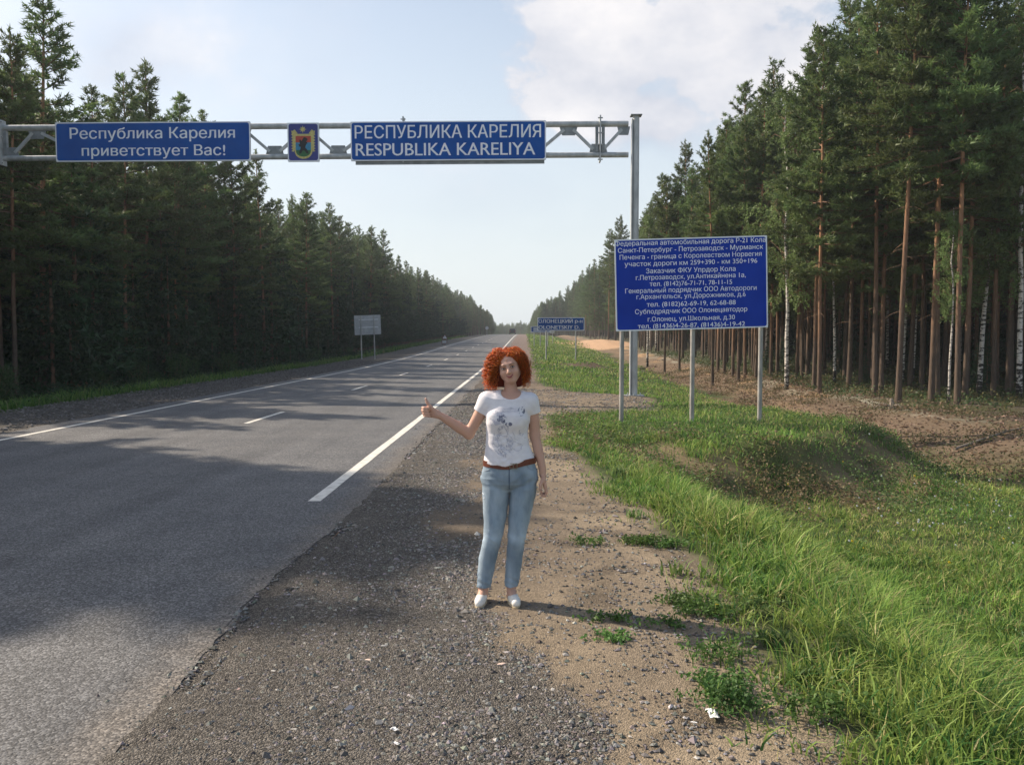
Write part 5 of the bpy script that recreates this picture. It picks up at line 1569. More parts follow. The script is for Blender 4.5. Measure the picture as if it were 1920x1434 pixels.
# ------------------------------------------------------------------ the woman: signed-distance modelling
class Field:
    def __init__(s, lo, hi, h):
        s.lo = np.array(lo, float); s.h = h; n = np.ceil((np.array(hi) - s.lo) / h).astype(int) + 1
        s.ax = [s.lo[i] + np.arange(n[i]) * h for i in range(3)]; s.F = np.full(n, .06, np.float32)

    def region(s, lo, hi):
        sl = tuple(slice(max(0, int((lo[i] - s.lo[i]) / s.h)), max(0, min(len(s.ax[i]), int((hi[i] - s.lo[i]) / s.h) + 2))) for i in range(3))
        X = s.ax[0][sl[0]][:, None, None]; Y = s.ax[1][sl[1]][None, :, None]; Z = s.ax[2][sl[2]][None, None, :]
        return sl, X, Y, Z

    def op(s, fn, lo, hi, k=.02, mode='add', m=.05):
        lo = np.array(lo) - m; hi = np.array(hi) + m
        sl, X, Y, Z = s.region(lo, hi); b = fn(X, Y, Z); a = s.F[sl]
        if a.size == 0: return
        if mode == 'add':
            h_ = np.maximum(k - np.abs(a - b), 0) / k if k > 0 else 0; s.F[sl] = np.minimum(a, b) - h_ * h_ * k * .25
        elif mode == 'sub':
            b = -b; h_ = np.maximum(k - np.abs(a - b), 0) / k if k > 0 else 0; s.F[sl] = np.maximum(a, b) + h_ * h_ * k * .25
        elif mode == 'cut':   # keep only where fn<0, everywhere in region
            s.F[sl] = np.maximum(a, b)
        elif mode == 'disp': s.F[sl] = a + b

    def cap(s, a, b, ra, rb=None, k=.02, mode='add', sy=1.0):
        a = np.array(a, float); b = np.array(b, float); rb = ra if rb is None else rb; d = b - a; L2 = (d @ d) + 1e-12

        def fn(X, Y, Z):
            t = np.clip(((X - a[0]) * d[0] + (Y - a[1]) * d[1] + (Z - a[2]) * d[2]) / L2, 0, 1)
            return np.sqrt((X - a[0] - t * d[0]) ** 2 + ((Y - a[1] - t * d[1]) / sy) ** 2 + (Z - a[2] - t * d[2]) ** 2) - (ra + (rb - ra) * t)
        r = max(ra, rb) * max(1, sy); s.op(fn, np.minimum(a, b) - r, np.maximum(a, b) + r, k, mode)

    def chain(s, pts, rs, k=.012, **kw):
        for i in range(len(pts) - 1): s.cap(pts[i], pts[i + 1], rs[i], rs[i + 1], k if i == 0 else min(k, .003), **kw)

    def ell(s, c, r, k=.02, mode='add'):
        c = np.array(c, float); r = np.array(r, float)

        def fn(X, Y, Z):
            k0 = np.sqrt(((X - c[0]) / r[0]) ** 2 + ((Y - c[1]) / r[1]) ** 2 + ((Z - c[2]) / r[2]) ** 2)
            return (k0 - 1) * r.min()
        s.op(fn, c - r, c + r, k, mode)

    def loft(s, zs, cxs, rxs, rys, cys=None, k=.02, power=2.0, mode='add'):
        zs = np.array(zs, float); cys = [0] * len(zs) if cys is None else cys

        def fn(X, Y, Z):
            cx = np.interp(Z, zs, cxs); cy = np.interp(Z, zs, cys); rx = np.interp(Z, zs, rxs); ry = np.interp(Z, zs, rys)
            d = ((np.abs(X - cx) / rx) ** power + (np.abs(Y - cy) / ry) ** power) ** (1 / power)
            d = (d - 1) * np.minimum(rx, ry)
            return np.maximum(d, np.maximum(zs[0] - Z, Z - zs[-1]))
        R_ = max(rxs); s.op(fn, (min(cxs) - R_, min(cys) - max(rys), zs[0]), (max(cxs) + R_, max(cys) + max(rys), zs[-1]), k, mode)

    def nets(s):
        F = s.F; S = F < 0; n = F.shape
        c = np.zeros((n[0] - 1, n[1] - 1, n[2] - 1), np.int8)
        for i in (0, 1):
            for j in (0, 1):
                for l in (0, 1): c += S[i:n[0] - 1 + i, j:n[1] - 1 + j, l:n[2] - 1 + l]
        act = (c > 0) & (c < 8); I = np.argwhere(act); idx = np.full(c.shape, -1, np.int64); idx[act] = np.arange(len(I))
        acc = np.zeros((len(I), 3)); cnt = np.zeros(len(I))
        cor = [(i, j, l) for i in (0, 1) for j in (0, 1) for l in (0, 1)]
        val = {q: F[I[:, 0] + q[0], I[:, 1] + q[1], I[:, 2] + q[2]].astype(float) for q in cor}
        for q in cor:
            for ax in range(3):
                if q[ax]: continue
                q2 = list(q); q2[ax] = 1; q2 = tuple(q2); a, b = val[q], val[q2]; m = (a < 0) != (b < 0); t = np.where(m, a / (a - b + 1e-12), 0)
                p = np.array(q, float)[None] + np.zeros((len(I), 3)); p[:, ax] += t; acc[m] += p[m]; cnt[m] += 1
        V = s.lo + (I + acc / cnt[:, None]) * s.h; Fc = []
        for ax in range(3):
            a_, b_ = [(1, 2), (2, 0), (0, 1)][ax]
            sl0 = [slice(1, n[i] - 1) for i in range(3)]; sl1 = list(sl0); sl0[ax] = slice(0, n[ax] - 1); sl1[ax] = slice(1, n[ax])
            A = S[tuple(sl0)]; B = S[tuple(sl1)]; E = np.argwhere(A != B); off = [1, 1, 1]; off[ax] = 0; E = E + off
            fl = S[E[:, 0], E[:, 1], E[:, 2]]
            def g(da, db):
                e = E.copy(); e[:, a_] -= da; e[:, b_] -= db; return idx[e[:, 0], e[:, 1], e[:, 2]]
            q = np.stack([g(1, 1), g(0, 1), g(0, 0), g(1, 0)], 1); q[~fl] = q[~fl][:, ::-1]; Fc.append(q)
        Fc = np.concatenate(Fc); Fc = Fc[(Fc >= 0).all(1)]
        return V, Fc


skin, ts, bs = principled('skin', (.58, .345, .255), .5, 0, .35)
bs.inputs['Subsurface Weight'].default_value = .12; bs.inputs['Subsurface Radius'].default_value = (.012, .005, .003)
lips = principled('lips', (.42, .13, .12), .4)[0]
denim = varied('denim', (.185, .25, .315), (.33, .41, .48), 9, .85, 0, .3, 260, stretch=(1, 1, .5), spec=.2, lo=.35, hi=.62)
cotton = varied('white_cotton', (.74, .72, .75), (.80, .78, .80), 30, .85, 0, .15, 300, spec=.2)
print_m = varied('print_ink', (.10, .11, .16), (.24, .25, .33), 60, .8)
print_l = varied('print_ink_pale', (.44, .44, .52), (.58, .58, .64), 60, .8)
leather = varied('brown_leather', (.11, .032, .018), (.17, .052, .026), 25, .5)
buckle_m = principled('belt_buckle', (.22, .21, .17), .35, .8)[0]
shoe_m = varied('white_shoe', (.72, .69, .63), (.80, .78, .73), 30, .6)
sole_m = varied('shoe_sole', (.48, .40, .27), (.58, .49, .34), 30, .8)
hair_m = leaf_mat('copper_hair', (.88, .26, .055), .40, .45, .5)
hair_in = leaf_mat('hair_mass', (.13, .026, .010), .7, 0, .2)
eye_w = principled('eye_white', (.55, .52, .50), .3)[0]; eye_d = principled('eye_iris', (.03, .02, .015), .15)[0]; brow_m = principled('brow_hair', (.10, .04, .02), .8)[0]
nail_m = principled('nail', (.55, .33, .27), .3)[0]

wx, wy, _ = atz(930, 1131, -.01)
wz = hz(wx, wy) + .015
woman = empty('person', 'red-haired woman in a white printed t-shirt and light jeans hitchhiking with thumb out', 'person', (wx, wy, wz))


def wobj(name, me, parent=None): return obj(name, me, parent or woman)


# head frame
HC = np.array([.092, -.005, 1.632]); tilt = R(13); turn = R(-4)
Rm_ = np.array(Matrix.Rotation(-tilt, 3, 'Y') @ Matrix.Rotation(turn, 3, 'Z'))


def H2W(p): return HC + Rm_ @ np.array(p, float)


ELB_R = (-.188, .035, 1.168); WR_R = (-.388, -.045, 1.308)
Bd = Field((-.55, -.19, -.02), (.42, .17, 1.80), .0045)
# torso
Bd.loft([.84, .86, .90, 1.0, 1.1, 1.18, 1.27, 1.34, 1.40], [.095, .095, .095, .092, .078, .077, .079, .083, .087], [.090, .150, .165, .150, .128, .126, .134, .142, .135],
        [.06, .090, .100, .095, .085, .085, .098, .092, .07], [0, .0, .005, .005, .0, .0, -.005, 0, .005], k=.03)
Bd.cap((-.055, .01, 1.397), (.225, .01, 1.388), .050, .050, k=.05, sy=1.1)
Bd.cap((.03, .01, 1.41), (.16, .01, 1.41), .052, .052, k=.05)
Bd.chain([(.106, .022, 1.40), (.103, .026, 1.48), (.094, .028, 1.58)], [.051, .043, .044], k=.03)
# collar bones
Bd.cap((.085, -.048, 1.415), (-.01, -.03, 1.43), .009, .007, k=.02); Bd.cap((.128, -.048, 1.413), (.21, -.03, 1.42), .009, .007, k=.02)
# head, built from ellipsoids placed in the head frame
def hell(c, r, k=.02, mode='add'):
    c_ = np.array(c, float); r_ = np.array(r, float); W = H2W(c)

    def fn(X, Y, Z):
        dx, dy, dz = X - HC[0], Y - HC[1], Z - HC[2]
        lx = Rm_[0, 0] * dx + Rm_[1, 0] * dy + Rm_[2, 0] * dz - c_[0]; ly = Rm_[0, 1] * dx + Rm_[1, 1] * dy + Rm_[2, 1] * dz - c_[1]; lz = Rm_[0, 2] * dx + Rm_[1, 2] * dy + Rm_[2, 2] * dz - c_[2]
        return (np.sqrt((lx / r_[0]) ** 2 + (ly / r_[1]) ** 2 + (lz / r_[2]) ** 2) - 1) * r_.min()
    R_ = r_.max(); Bd.op(fn, W - R_, W + R_, k, mode)


def hcap(a, b, ra, rb=None, k=.01, mode='add'): Bd.cap(H2W(a), H2W(b), ra, rb, k, mode)


hell((0, .012, .022), (.073, .092, .088), .02)
hell((0, -.030, -.040), (.058, .056, .062), .03)
hell((0, -.058, -.086), (.028, .024, .022), .03)
hcap((-.052, .0, -.055), (-.012, -.052, -.092), .016, .014, k=.02); hcap((.052, .0, -.055), (.012, -.052, -.092), .016, .014, k=.02)
hell((.037, -.057, -.032), (.027, .025, .026), .02); hell((-.037, -.057, -.032), (.027, .025, .026), .02)
hcap((-.030, -.078, .020), (.030, -.078, .020), .010, k=.02)
hell((-.031, -.098, -.001), (.018, .018, .012), .014, 'sub'); hell((.031, -.098, -.001), (.018, .018, .012), .014, 'sub')
hcap((0, -.082, .008), (0, -.106, -.030), .0075, .0115, k=.012); hell((-.011, -.096, -.034), (.008, .009, .007), .008); hell((.011, -.096, -.034), (.008, .009, .007), .008)
for s in (-1, 1):
    hcap((0, -.0935, -.060), (s * .013, -.0905, -.0575), .0050, .0044, k=.006); hcap((s * .013, -.0905, -.0575), (s * .025, -.080, -.0515), .0044, .002, k=.006)
hcap((-.012, -.0895, -.067), (.012, -.0895, -.067), .0060, k=.006)
for s in (-1, 1): hell((s * .073, .008, -.012), (.008, .018, .028), .01)
# her right arm: thumb out towards the road
Bd.chain([(-.060, .01, 1.405), (-.120, .02, 1.29), ELB_R], [.046, .041, .035], k=.03)
Bd.chain([ELB_R, (-.262, .002, 1.222), (-.345, -.030, 1.280), WR_R], [.036, .037, .028, .0235], k=.02)
pk = (-.466, -.042, 1.338)
def sdbox(fr, to, rx, ry):  # palm as stack of capsules
    pass
for dz_ in (-.026, -.009, .009, .026):
    Bd.cap((WR_R[0] - .012, -.046, WR_R[2] + dz_ * .55 + .004), (-.470 + abs(dz_) * .12, -.038, 1.330 + dz_ * .95), .0155, .0135, k=.012)
zf = [1.356, 1.338, 1.320, 1.303]; fr_ = [.0096, .0099, .0094, .0082]; xl_ = [-.497, -.499, -.494, -.487]
for i in range(4):
    z = zf[i]; r_ = fr_[i]; xk = -.472 + .001 * i
    Bd.chain([(xk, -.040, z), (xl_[i], -.058, z + .001), (xl_[i] + .012, -.080, z - .001), (xl_[i] + .033, -.082, z - .002), (xl_[i] + .042, -.066, z - .002)], [r_ + .001, r_, r_ * .95, r_ * .9, r_ * .82], k=.004)
Bd.chain([(-.425, -.052, 1.338), (-.447, -.062, 1.368), (-.466, -.060, 1.393), (-.4755, -.058, 1.418)], [.0165, .0125, .0105, .0082], k=.012)
# her left arm hangs
Bd.chain([(.233, .012, 1.400), (.262, .022, 1.27), (.270, .03, 1.155)], [.045, .039, .034], k=.03)
Bd.chain([(.270, .03, 1.155), (.292, .012, 1.06), (.318, -.005, .95), (.326, -.012, .888)], [.034, .034, .026, .0225], k=.02)
for dy_ in (-.026, -.009, .009, .026):
    Bd.cap((.326, -.014 + dy_ * .6, .878), (.340, -.018 + dy_, .812), .0150, .0125, k=.012)
for i in range(4):
    y = -.046 + i * .0185; r_ = [.0092, .0096, .0092, .0080][i]; o_ = [0, -.004, -.002, .006][i]
    Bd.chain([(.340, y, .808), (.350, y - .004, .776 + o_), (.340, y - .004, .753 + o_), (.320, y, .752 + o_), (.312, y + .003, .765 + o_)], [r_ + .001, r_, r_ * .95, r_ * .88, r_ * .8], k=.004)
Bd.chain([(.320, -.048, .858), (.308, -.066, .828), (.308, -.070, .800), (.314, -.068, .778)], [.0140, .0115, .0100, .0082], k=.010)
# legs and feet
LEG_L = dict(z=[.0, .10, .20, .30, .40, .457, .52, .60, .672, .74, .80], cx=[-.092, -.088, -.075, -.058, -.034, -.021, -.012, -.005, -.003, -.001, .006], cy=[.02, .02, .022, .018, .0, -.008, -.006, -.002, 0, 0, .003])
LEG_R = dict(z=[.0, .113, .20, .30, .40, .457, .52, .60, .672, .74, .80], cx=[.106, .107, .117, .127, .138, .144, .152, .163, .172, .178, .180], cy=[.01, .02, .022, .018, .002, -.004, -.002, 0, 0, 0, .003])
for Lg in (LEG_L, LEG_R):
    zz = Lg['z']; rad = [.030, .032, .036, .042, .043, .045, .050, .058, .066, .074, .080]
    for i in range(len(zz) - 1):
        Bd.cap((Lg['cx'][i], Lg['cy'][i], max(zz[i], .04)), (Lg['cx'][i + 1], Lg['cy'][i + 1], max(.05, zz[i + 1])), rad[i], rad[i + 1], k=.02)
FL = [(-.092, .035, .035), (-.098, -.03, .055), (-.108, -.10, .028)]; FR = [(.106, .04, .035), (.116, -.025, .055), (.136, -.095, .028)]
for f in (FL, FR): Bd.chain(f, [.030, .028, .024], k=.03)
V, F = Bd.nets()
loc = (V - HC) @ Rm_
ctr = loc[F].mean(1)
mi = np.zeros(len(F), int)
mouth_z = -.0605 + 9.0 * ctr[:, 0] ** 2
lp = (np.abs(ctr[:, 0]) < .0245) & (ctr[:, 1] < -.074) & (ctr[:, 2] > mouth_z - .0125 * (1 - np.abs(ctr[:, 0]) / .03)) & (ctr[:, 2] < mouth_z + .0058)
body = wobj('body', mesh('body', V, F, [skin, lips], mi, True))

# eyes, brows, lashes, mouth line
for s in (-1, 1):
    b = Buf(); import bmesh
    def ball(c, r, mt, buf, n=10, sq=(1, 1, 1)):
        V_, F_ = [], []
        for i in range(n + 1):
            for j in range(2 * n):
                a, e = j * math.pi / n, -math.pi / 2 + i * math.pi / n
                V_.append(np.array(c) + Rm_ @ (np.array([math.cos(a) * math.cos(e) * sq[0], math.sin(a) * math.cos(e) * sq[1], math.sin(e) * sq[2]]) * r))
        for i in range(n):
            for j in range(2 * n): F_.append((i * 2 * n + j, i * 2 * n + (j + 1) % (2 * n), (i + 1) * 2 * n + (j + 1) % (2 * n), (i + 1) * 2 * n + j))
        buf.add(V_, F_, mt)
    ball(H2W((s * .031, -.0735, -.001)), .0118, 0, b, sq=(1.12, 1, .50))
    e_ = wobj('eye', b.mesh('eye', [eye_w], True))
    b = Buf(); ball(H2W((s * .031 + .001, -.0800, -.001)), .0060, 0, b, 8, (1, 1, .85)); wobj('iris', b.mesh('iris', [eye_d], True), e_)
    b = Buf(); b.tube([H2W((s * .016, -.0835, -.001)), H2W((s * .024, -.0880, .0055)), H2W((s * .033, -.0880, .0070)), H2W((s * .046, -.0790, .0015))], [.0008, .0020, .0022, .0010], 5); wobj('eyelash', b.mesh('eyelash', [brow_m]), body)
    b = Buf(); b.tube([H2W((s * .017, -.0840, -.004)), H2W((s * .030, -.0855, -.0085)), H2W((s * .044, -.0790, -.003))], [.0006, .0009, .0006], 5); wobj('eyelash', b.mesh('eyelash', [brow_m]), body)
    b = Buf(); b.tube([H2W((s * .012, -.0895, .0175)), H2W((s * .028, -.0885, .0230)), H2W((s * .040, -.0825, .0225)), H2W((s * .051, -.0710, .0150))], [.0020, .0024, .0018, .0008], 5); wobj('eyebrow', b.mesh('eyebrow', [brow_m]), body)
for nm_, z_, r_, y_ in (('upper_lip', -.0600, .0036, -.0968), ('lower_lip', -.0670, .0042, -.0955)):
    b = Buf(); b.tube([H2W((x_, y_ + 20 * x_ * x_, z_ + (22 if nm_[0] == 'u' else 26) * x_ * x_)) for x_ in np.linspace(-.026, .026, 11)], r_ * np.array([.15, .5, .8, .95, 1, .9, 1, .95, .8, .5, .15]), 8); wobj(nm_, b.mesh(nm_, [lips], True), body)
b = Buf(); b.tube([H2W((x_, -.1002 + 20 * x_ * x_, -.0632 + 24 * x_ * x_ + .0)) for x_ in (-.024, -.016, -.008, 0, .008, .016, .024)], [.0004, .001, .0012, .0012, .0012, .001, .0004], 5); wobj('mouth_line', b.mesh('mouth_line', [brow_m]), body)
# thumb nail, bracelet, ring
b = Buf(); ball((-.4745, -.0655, 1.416), .0055, 0, b, 6, (.8, .4, 1.1)); wobj('nail', b.mesh('nail', [nail_m], True), body)
b = Buf(); b.tube([(.3265 + .0245 * math.cos(a), -.0125 + .0245 * math.sin(a), .886 + .002 * math.sin(a)) for a in np.linspace(0, 6.29, 22)], .0018, 5, cap=False); wobj('bracelet', b.mesh('bracelet', [leather]))
b = Buf(); b.tube([(.308 + .0108 * math.cos(a), -.070 + .0108 * math.sin(a), .797) for a in np.linspace(0, 6.29, 16)], .0016, 5, cap=False); wobj('ring', b.mesh('ring', [buckle_m]))


def wr(X, Z, Y, ph=0):
    return np.sin(Z * 95 + 9 * np.sin(X * 14 + ph) + Y * 20) * .5 + np.sin(Z * 150 - X * 60 + 3 * np.sin(X * 31)) * .35


# t-shirt
Sh = Field((-.18, -.18, .94), (.36, .17, 1.52), .0042)
Sh.loft([.955, 1.0, 1.05, 1.1, 1.18, 1.25, 1.31, 1.36, 1.41], [.094, .094, .088, .080, .077, .079, .082, .084, .088], [.181, .176, .163, .150, .143, .149, .154, .155, .140],
        [.124, .121, .113, .105, .103, .113, .112, .098, .078], [0, 0, 0, 0, -.002, -.008, -.006, 0, .005], k=.02, power=2.2)
Sh.cap((-.055, .01, 1.399), (.228, .01, 1.388), .058, .057, k=.045, sy=1.1)
Sh.cap((.03, .01, 1.415), (.16, .01, 1.415), .056, .056, k=.05)
Sh.ell((.022, -.082, 1.272), (.052, .040, .050), .045); Sh.ell((.142, -.082, 1.270), (.052, .040, .050), .045)
Sh.chain([(-.060, .01, 1.405), (-.112, .018, 1.31)], [.058, .052], k=.03)
Sh.chain([(.235, .012, 1.400), (.268, .022, 1.29)], [.056, .049], k=.03)
d1 = np.array([-.112 + .060, .008, 1.31 - 1.405]); d1 /= np.linalg.norm(d1)
Sh.op(lambda X, Y, Z: -np.maximum(-((X + .106) * d1[0] + (Y - .017) * d1[1] + (Z - 1.322) * d1[2]) , (X + .058) * 3.0), (-.18, -.12, 1.22), (-.06, .14, 1.42), 0, 'cut', 0) if False else None
# sleeve openings: cut along the arm direction
Sh.op(lambda X, Y, Z: np.where(X < -.068, (X + .106) * d1[0] + (Y - .017) * d1[1] + (Z - 1.322) * d1[2], -.05), (-.18, -.15, 1.2), (-.069, .15, 1.42), 0, 'cut', 0)
d2 = np.array([.033, .01, -.11]); d2 /= np.linalg.norm(d2)
Sh.op(lambda X, Y, Z: np.where(X > .238, (X - .264) * d2[0] + (Y - .02) * d2[1] + (Z - 1.312) * d2[2], -.05), (.238, -.15, 1.2), (.36, .15, 1.42), 0, 'cut', 0)
Sh.op(lambda X, Y, Z: .0026 * wr(X, Z, Y) * (1.15 - sst(1.10, 1.34, Z)) * (.6 + .4 * np.sin(X * 22)), (-.2, -.2, .94), (.36, .2, 1.5), 0, 'disp', 0)
Sh.op(lambda X, Y, Z: .003 * np.sin((Z - X * .5) * 70) * np.exp(-((X + .03) / .04) ** 2 - ((Z - 1.33) / .05) ** 2) + .003 * np.sin((Z + X * .6) * 75) * np.exp(-((X - .21) / .04) ** 2 - ((Z - 1.31) / .05) ** 2), (-.2, -.2, 1.2), (.36, .2, 1.45), 0, 'disp', 0)
# hem (wavy) and neckline
Sh.op(lambda X, Y, Z: (.972 + .035 * sst(.02, .27, X) - .012 * np.exp(-((X - .09) / .08) ** 2) + .003 * np.sin(X * 70)) - Z, (-.2, -.2, .94), (.36, .2, 1.05), 0, 'cut', 0)
Sh.ell((.106, -.055, 1.482), (.079, .105, .068), .006, 'sub')
Sh.ell((.106, .010, 1.492), (.078, .09, .048), .006, 'sub')
V, F = Sh.nets()
shirt = wobj('t_shirt', mesh('t_shirt', V, F, [cotton], None, True))
bv = BVHTree.FromPolygons([Vector(v) for v in V.tolist()], F.tolist())


def drape(x, z, off=.0015):
    h = bv.ray_cast(Vector((x, -.4, z)), Vector((0, 1, 0)))
    return None if h[0] is None or h[0].y > .03 else np.array([h[0].x, h[0].y - off, h[0].z])


def patch(name, mask, x0, x1, z0, z1, mat, st=.0032):
    xs = np.arange(x0, x1, st); zs = np.arange(z0, z1, st); X, Z = np.meshgrid(xs, zs, indexing='ij'); Mk = mask(X, Z); b = Buf(); VV = {}; V_, F_ = [], []
    def vid(i, j):
        if (i, j) not in VV:
            p = drape(x0 + i * st, z0 + j * st)
            VV[(i, j)] = -1 if p is None else len(V_)
            if p is not None: V_.append(p)
        return VV[(i, j)]
    for i, j in np.argwhere(Mk):
        q = [vid(i, j), vid(i + 1, j), vid(i + 1, j + 1), vid(i, j + 1)]
        if min(q) >= 0: F_.append(q)
    if F_: b.add(V_, F_); wobj(name, b.mesh(name, [mat]), shirt)


def cloth_print():
    n = lambda X, Z, s, sd: fbm(X, Z, s, sd, 4)
    patch('print_motif', lambda X, Z: (((X - .045) / .034) ** 2 + ((Z - 1.287) / .030) ** 2 < 1) & (n(X, Z, .018, 201) > .50) | (((X - .030) / .014) ** 2 + ((Z - 1.294) / .020) ** 2 < 1) & (n(X, Z, .02, 207) > .33), -.02, .10, 1.24, 1.34, print_m, .0028)
    patch('print_motif', lambda X, Z: (((X - .090) / .024) ** 2 + ((Z - 1.250) / .014) ** 2 < 1) & (n(X, Z, .014, 202) > .44), .05, .13, 1.225, 1.28, print_m, .0028)
    patch('print_motif', lambda X, Z: (((X - .175) / .024) ** 2 + ((Z - 1.335) / .030) ** 2 < 1) & (n(X, Z, .014, 203) > .53), .13, .21, 1.29, 1.38, print_m, .0028)
    patch('print_shading', lambda X, Z: (((X - .02) / .06) ** 2 + ((Z - 1.27) / .06) ** 2 < 1) & (n(X, Z, .022, 204) > .55), -.05, .10, 1.19, 1.34, print_l)
    patch('print_shading', lambda X, Z: (((X - .09) / .115) ** 2 + ((Z - 1.13) / .11) ** 2 < 1) & (np.abs(n(X * 1.0, Z * 1.0, .05, 205) - .5) < .028), -.03, .21, 1.02, 1.24, print_l)
    patch('print_shading', lambda X, Z: (((X - .05) / .08) ** 2 + ((Z - 1.14) / .10) ** 2 < 1) & (np.abs(n(X + Z * .5, Z * .5, .035, 206) - .52) < .03), -.03, .16, 1.03, 1.24, print_l)
    # two rows of loose handwriting, too blurred in the photograph to read
    for (z0, xa, xb, amp, sd) in ((1.352, .035, .125, .009, 1), (1.333, .0, .165, .008, 2)):
        r = np.random.default_rng(sd); P = []; x = xa; k_ = 0
        ph = 0
        while x < xb:
            ph += .75; a = amp * (1 + .7 * math.sin(x * 130 + sd)); p = drape(x + .003 * math.cos(ph), z0 + a * math.sin(ph) * .6 + (x - xa) * .05)
            if p is not None: P.append(p)
            x += .0011
        if len(P) > 4:
            b = Buf(); b.tube(P, .0008, 3, cap=False); wobj('print_script', b.mesh('print_script', [print_l]), shirt)
    for (xa, za, xb, zb) in ((-.03, 1.32, .08, 1.345), (.0, 1.31, .06, 1.31), (.10, 1.36, .19, 1.35), (.02, 1.20, .05, 1.06), (.07, 1.21, .11, 1.04), (.12, 1.18, .17, 1.10), (-.02, 1.10, .12, 1.06)):
        P = [drape(xa + (xb - xa) * f + .006 * math.sin(f * 14), za + (zb - za) * f + .004 * math.cos(f * 11)) for f in np.linspace(0, 1, 26)]; P = [p for p in P if p is not None]
        if len(P) > 4: b = Buf(); b.tube(P, .0009, 3, cap=False); wobj('print_line', b.mesh('print_line', [print_l]), shirt)


cloth_print()

# jeans
J = Field((-.20, -.17, .07), (.34, .17, 1.02), .0045)
J.loft([.785, .81, .835, .87, .91, .95, 1.01], [.094, .095, .095, .095, .096, .095, .093], [.08, .150, .186, .1985, .195, .180, .164], [.05, .090, .112, .120, .121, .115, .108], [.006, .006, .006, .008, .008, .005, .004], k=.05, power=2.2)
J.loft([.10, .20, .30, .40, .457, .52, .60, .672, .74, .80, .86], [-.086, -.072, -.058, -.034, -.021, -.012, -.006, -.004, .000, .0, .0], [.049, .057, .063, .064, .067, .072, .080, .087, .092, .096, .09],
       [.058, .062, .066, .064, .066, .072, .080, .087, .095, .10, .09], LEG_L['cy'][1:2] + LEG_L['cy'][2:] + [.003], k=.03)
J.loft([.108, .20, .30, .40, .457, .52, .60, .672, .74, .80, .86], [.107, .117, .128, .138, .144, .153, .164, .174, .184, .190, .19], [.048, .054, .057, .060, .063, .069, .077, .083, .090, .094, .09],
       [.058, .062, .064, .064, .066, .072, .080, .087, .095, .10, .09], LEG_R['cy'][1:2] + LEG_R['cy'][2:] + [.003], k=.008)


def jw(X, Y, Z):
    knee = np.exp(-((Z - .445) / .06) ** 2); hemw = np.exp(-((Z - .14) / .055) ** 2); hip = np.exp(-((Z - .86) / .05) ** 2)
    d = .0026 * np.sin(Z * 120 + 5 * np.sin(X * 30 + Z * 18) + X * 45 + Y * 30) * knee * (.4 + .6 * np.sin(X * 60 + Z * 20)) + .0022 * np.sin(Z * 130 + X * 70 + 3 * np.sin(Y * 40)) * hemw + .0016 * np.sin(Z * 95 - np.abs(X - .094) * 70) * hip
    return d + .0012 * np.sin(Z * 55 + X * 50) + .004 * np.exp(-((X - .094) / .004) ** 2) * (Z > .80) * (Z < .96) * (Y < 0)


J.op(jw, (-.2, -.2, .07), (.34, .2, 1.02), 0, 'disp', 0)
J.op(lambda X, Y, Z: Z - (.985 + .02 * sst(.0, .26, X) - .014 * np.exp(-((X - .09) / .1) ** 2)), (-.2, -.2, .9), (.34, .2, 1.02), 0, 'cut', 0)
V, F = J.nets()
# wear: thighs and knees washed paler, a band round the hips slightly darker
fx = 1 + .45 * (np.exp(-((V[:, 2] - .60) / .16) ** 2) * (V[:, 1] < -.02)) * np.clip(1 - np.abs(np.where(V[:, 0] < .09, V[:, 0] + .0, V[:, 0] - .17)) / .07, 0, 1) + .35 * np.exp(-((V[:, 2] - .455) / .035) ** 2) * (V[:, 1] < 0)
fx *= 1 - .12 * np.exp(-((V[:, 2] - .86) / .04) ** 2)
hemline = (V[:, 2] < .118)
jm = bpy.data.materials.get('denim'); tt_ = jm.node_tree; bb = tt_.nodes['Principled BSDF']
a_ = N(tt_, 'ShaderNodeAttribute', attribute_name='Col'); mm = N(tt_, 'ShaderNodeMix', data_type='RGBA', blend_type='MULTIPLY'); mm.inputs[0].default_value = 1
src = bb.inputs['Base Color'].links[0].from_socket; tt_.links.new(src, mm.inputs[6]); tt_.links.new(a_.outputs['Color'], mm.inputs[7]); tt_.links.new(mm.outputs[2], bb.inputs['Base Color'])
jeans = wobj('jeans', mesh('jeans', V, F, [denim], None, True, np.stack([fx, fx, fx], 1)))
jb = BVHTree.FromPolygons([Vector(v) for v in V.tolist()], F.tolist())


def jd(x, z, off=.002):
    h = jb.ray_cast(Vector((x, -.4, z)), Vector((0, 1, 0))); return None if h[0] is None else np.array([h[0].x, h[0].y - off, h[0].z])


seam_m = principled('seam_thread', (.30, .36, .42), .8)[0]; seam_d = principled('seam_dark', (.06, .10, .17), .9)[0]; tear_m = principled('torn_denim', (.62, .66, .70), .9)[0]  # thread pale on the pockets, dark blue along the fly
for P in ([(-.035, .960), (-.045, .935), (-.075, .922), (-.105, .920)], [(.215, .975), (.225, .945), (.25, .935), (.285, .935)]):
    Q_ = [jd(np.interp(t_, np.linspace(0, 1, 4), [p[0] for p in P]), np.interp(t_, np.linspace(0, 1, 4), [p[1] for p in P])) for t_ in np.linspace(0, 1, 14)]; Q_ = [q for q in Q_ if q is not None]
    b = Buf(); b.tube(Q_, .0022, 4, cap=False); wobj('pocket_seam', b.mesh('pocket_seam', [seam_m]), jeans)
Q_ = [jd(.094, z_) for z_ in np.linspace(.955, .80, 14)]; b = Buf(); b.tube([q for q in Q_ if q is not None], .0022, 4, cap=False); wobj('fly_seam', b.mesh('fly_seam', [seam_d]), jeans)
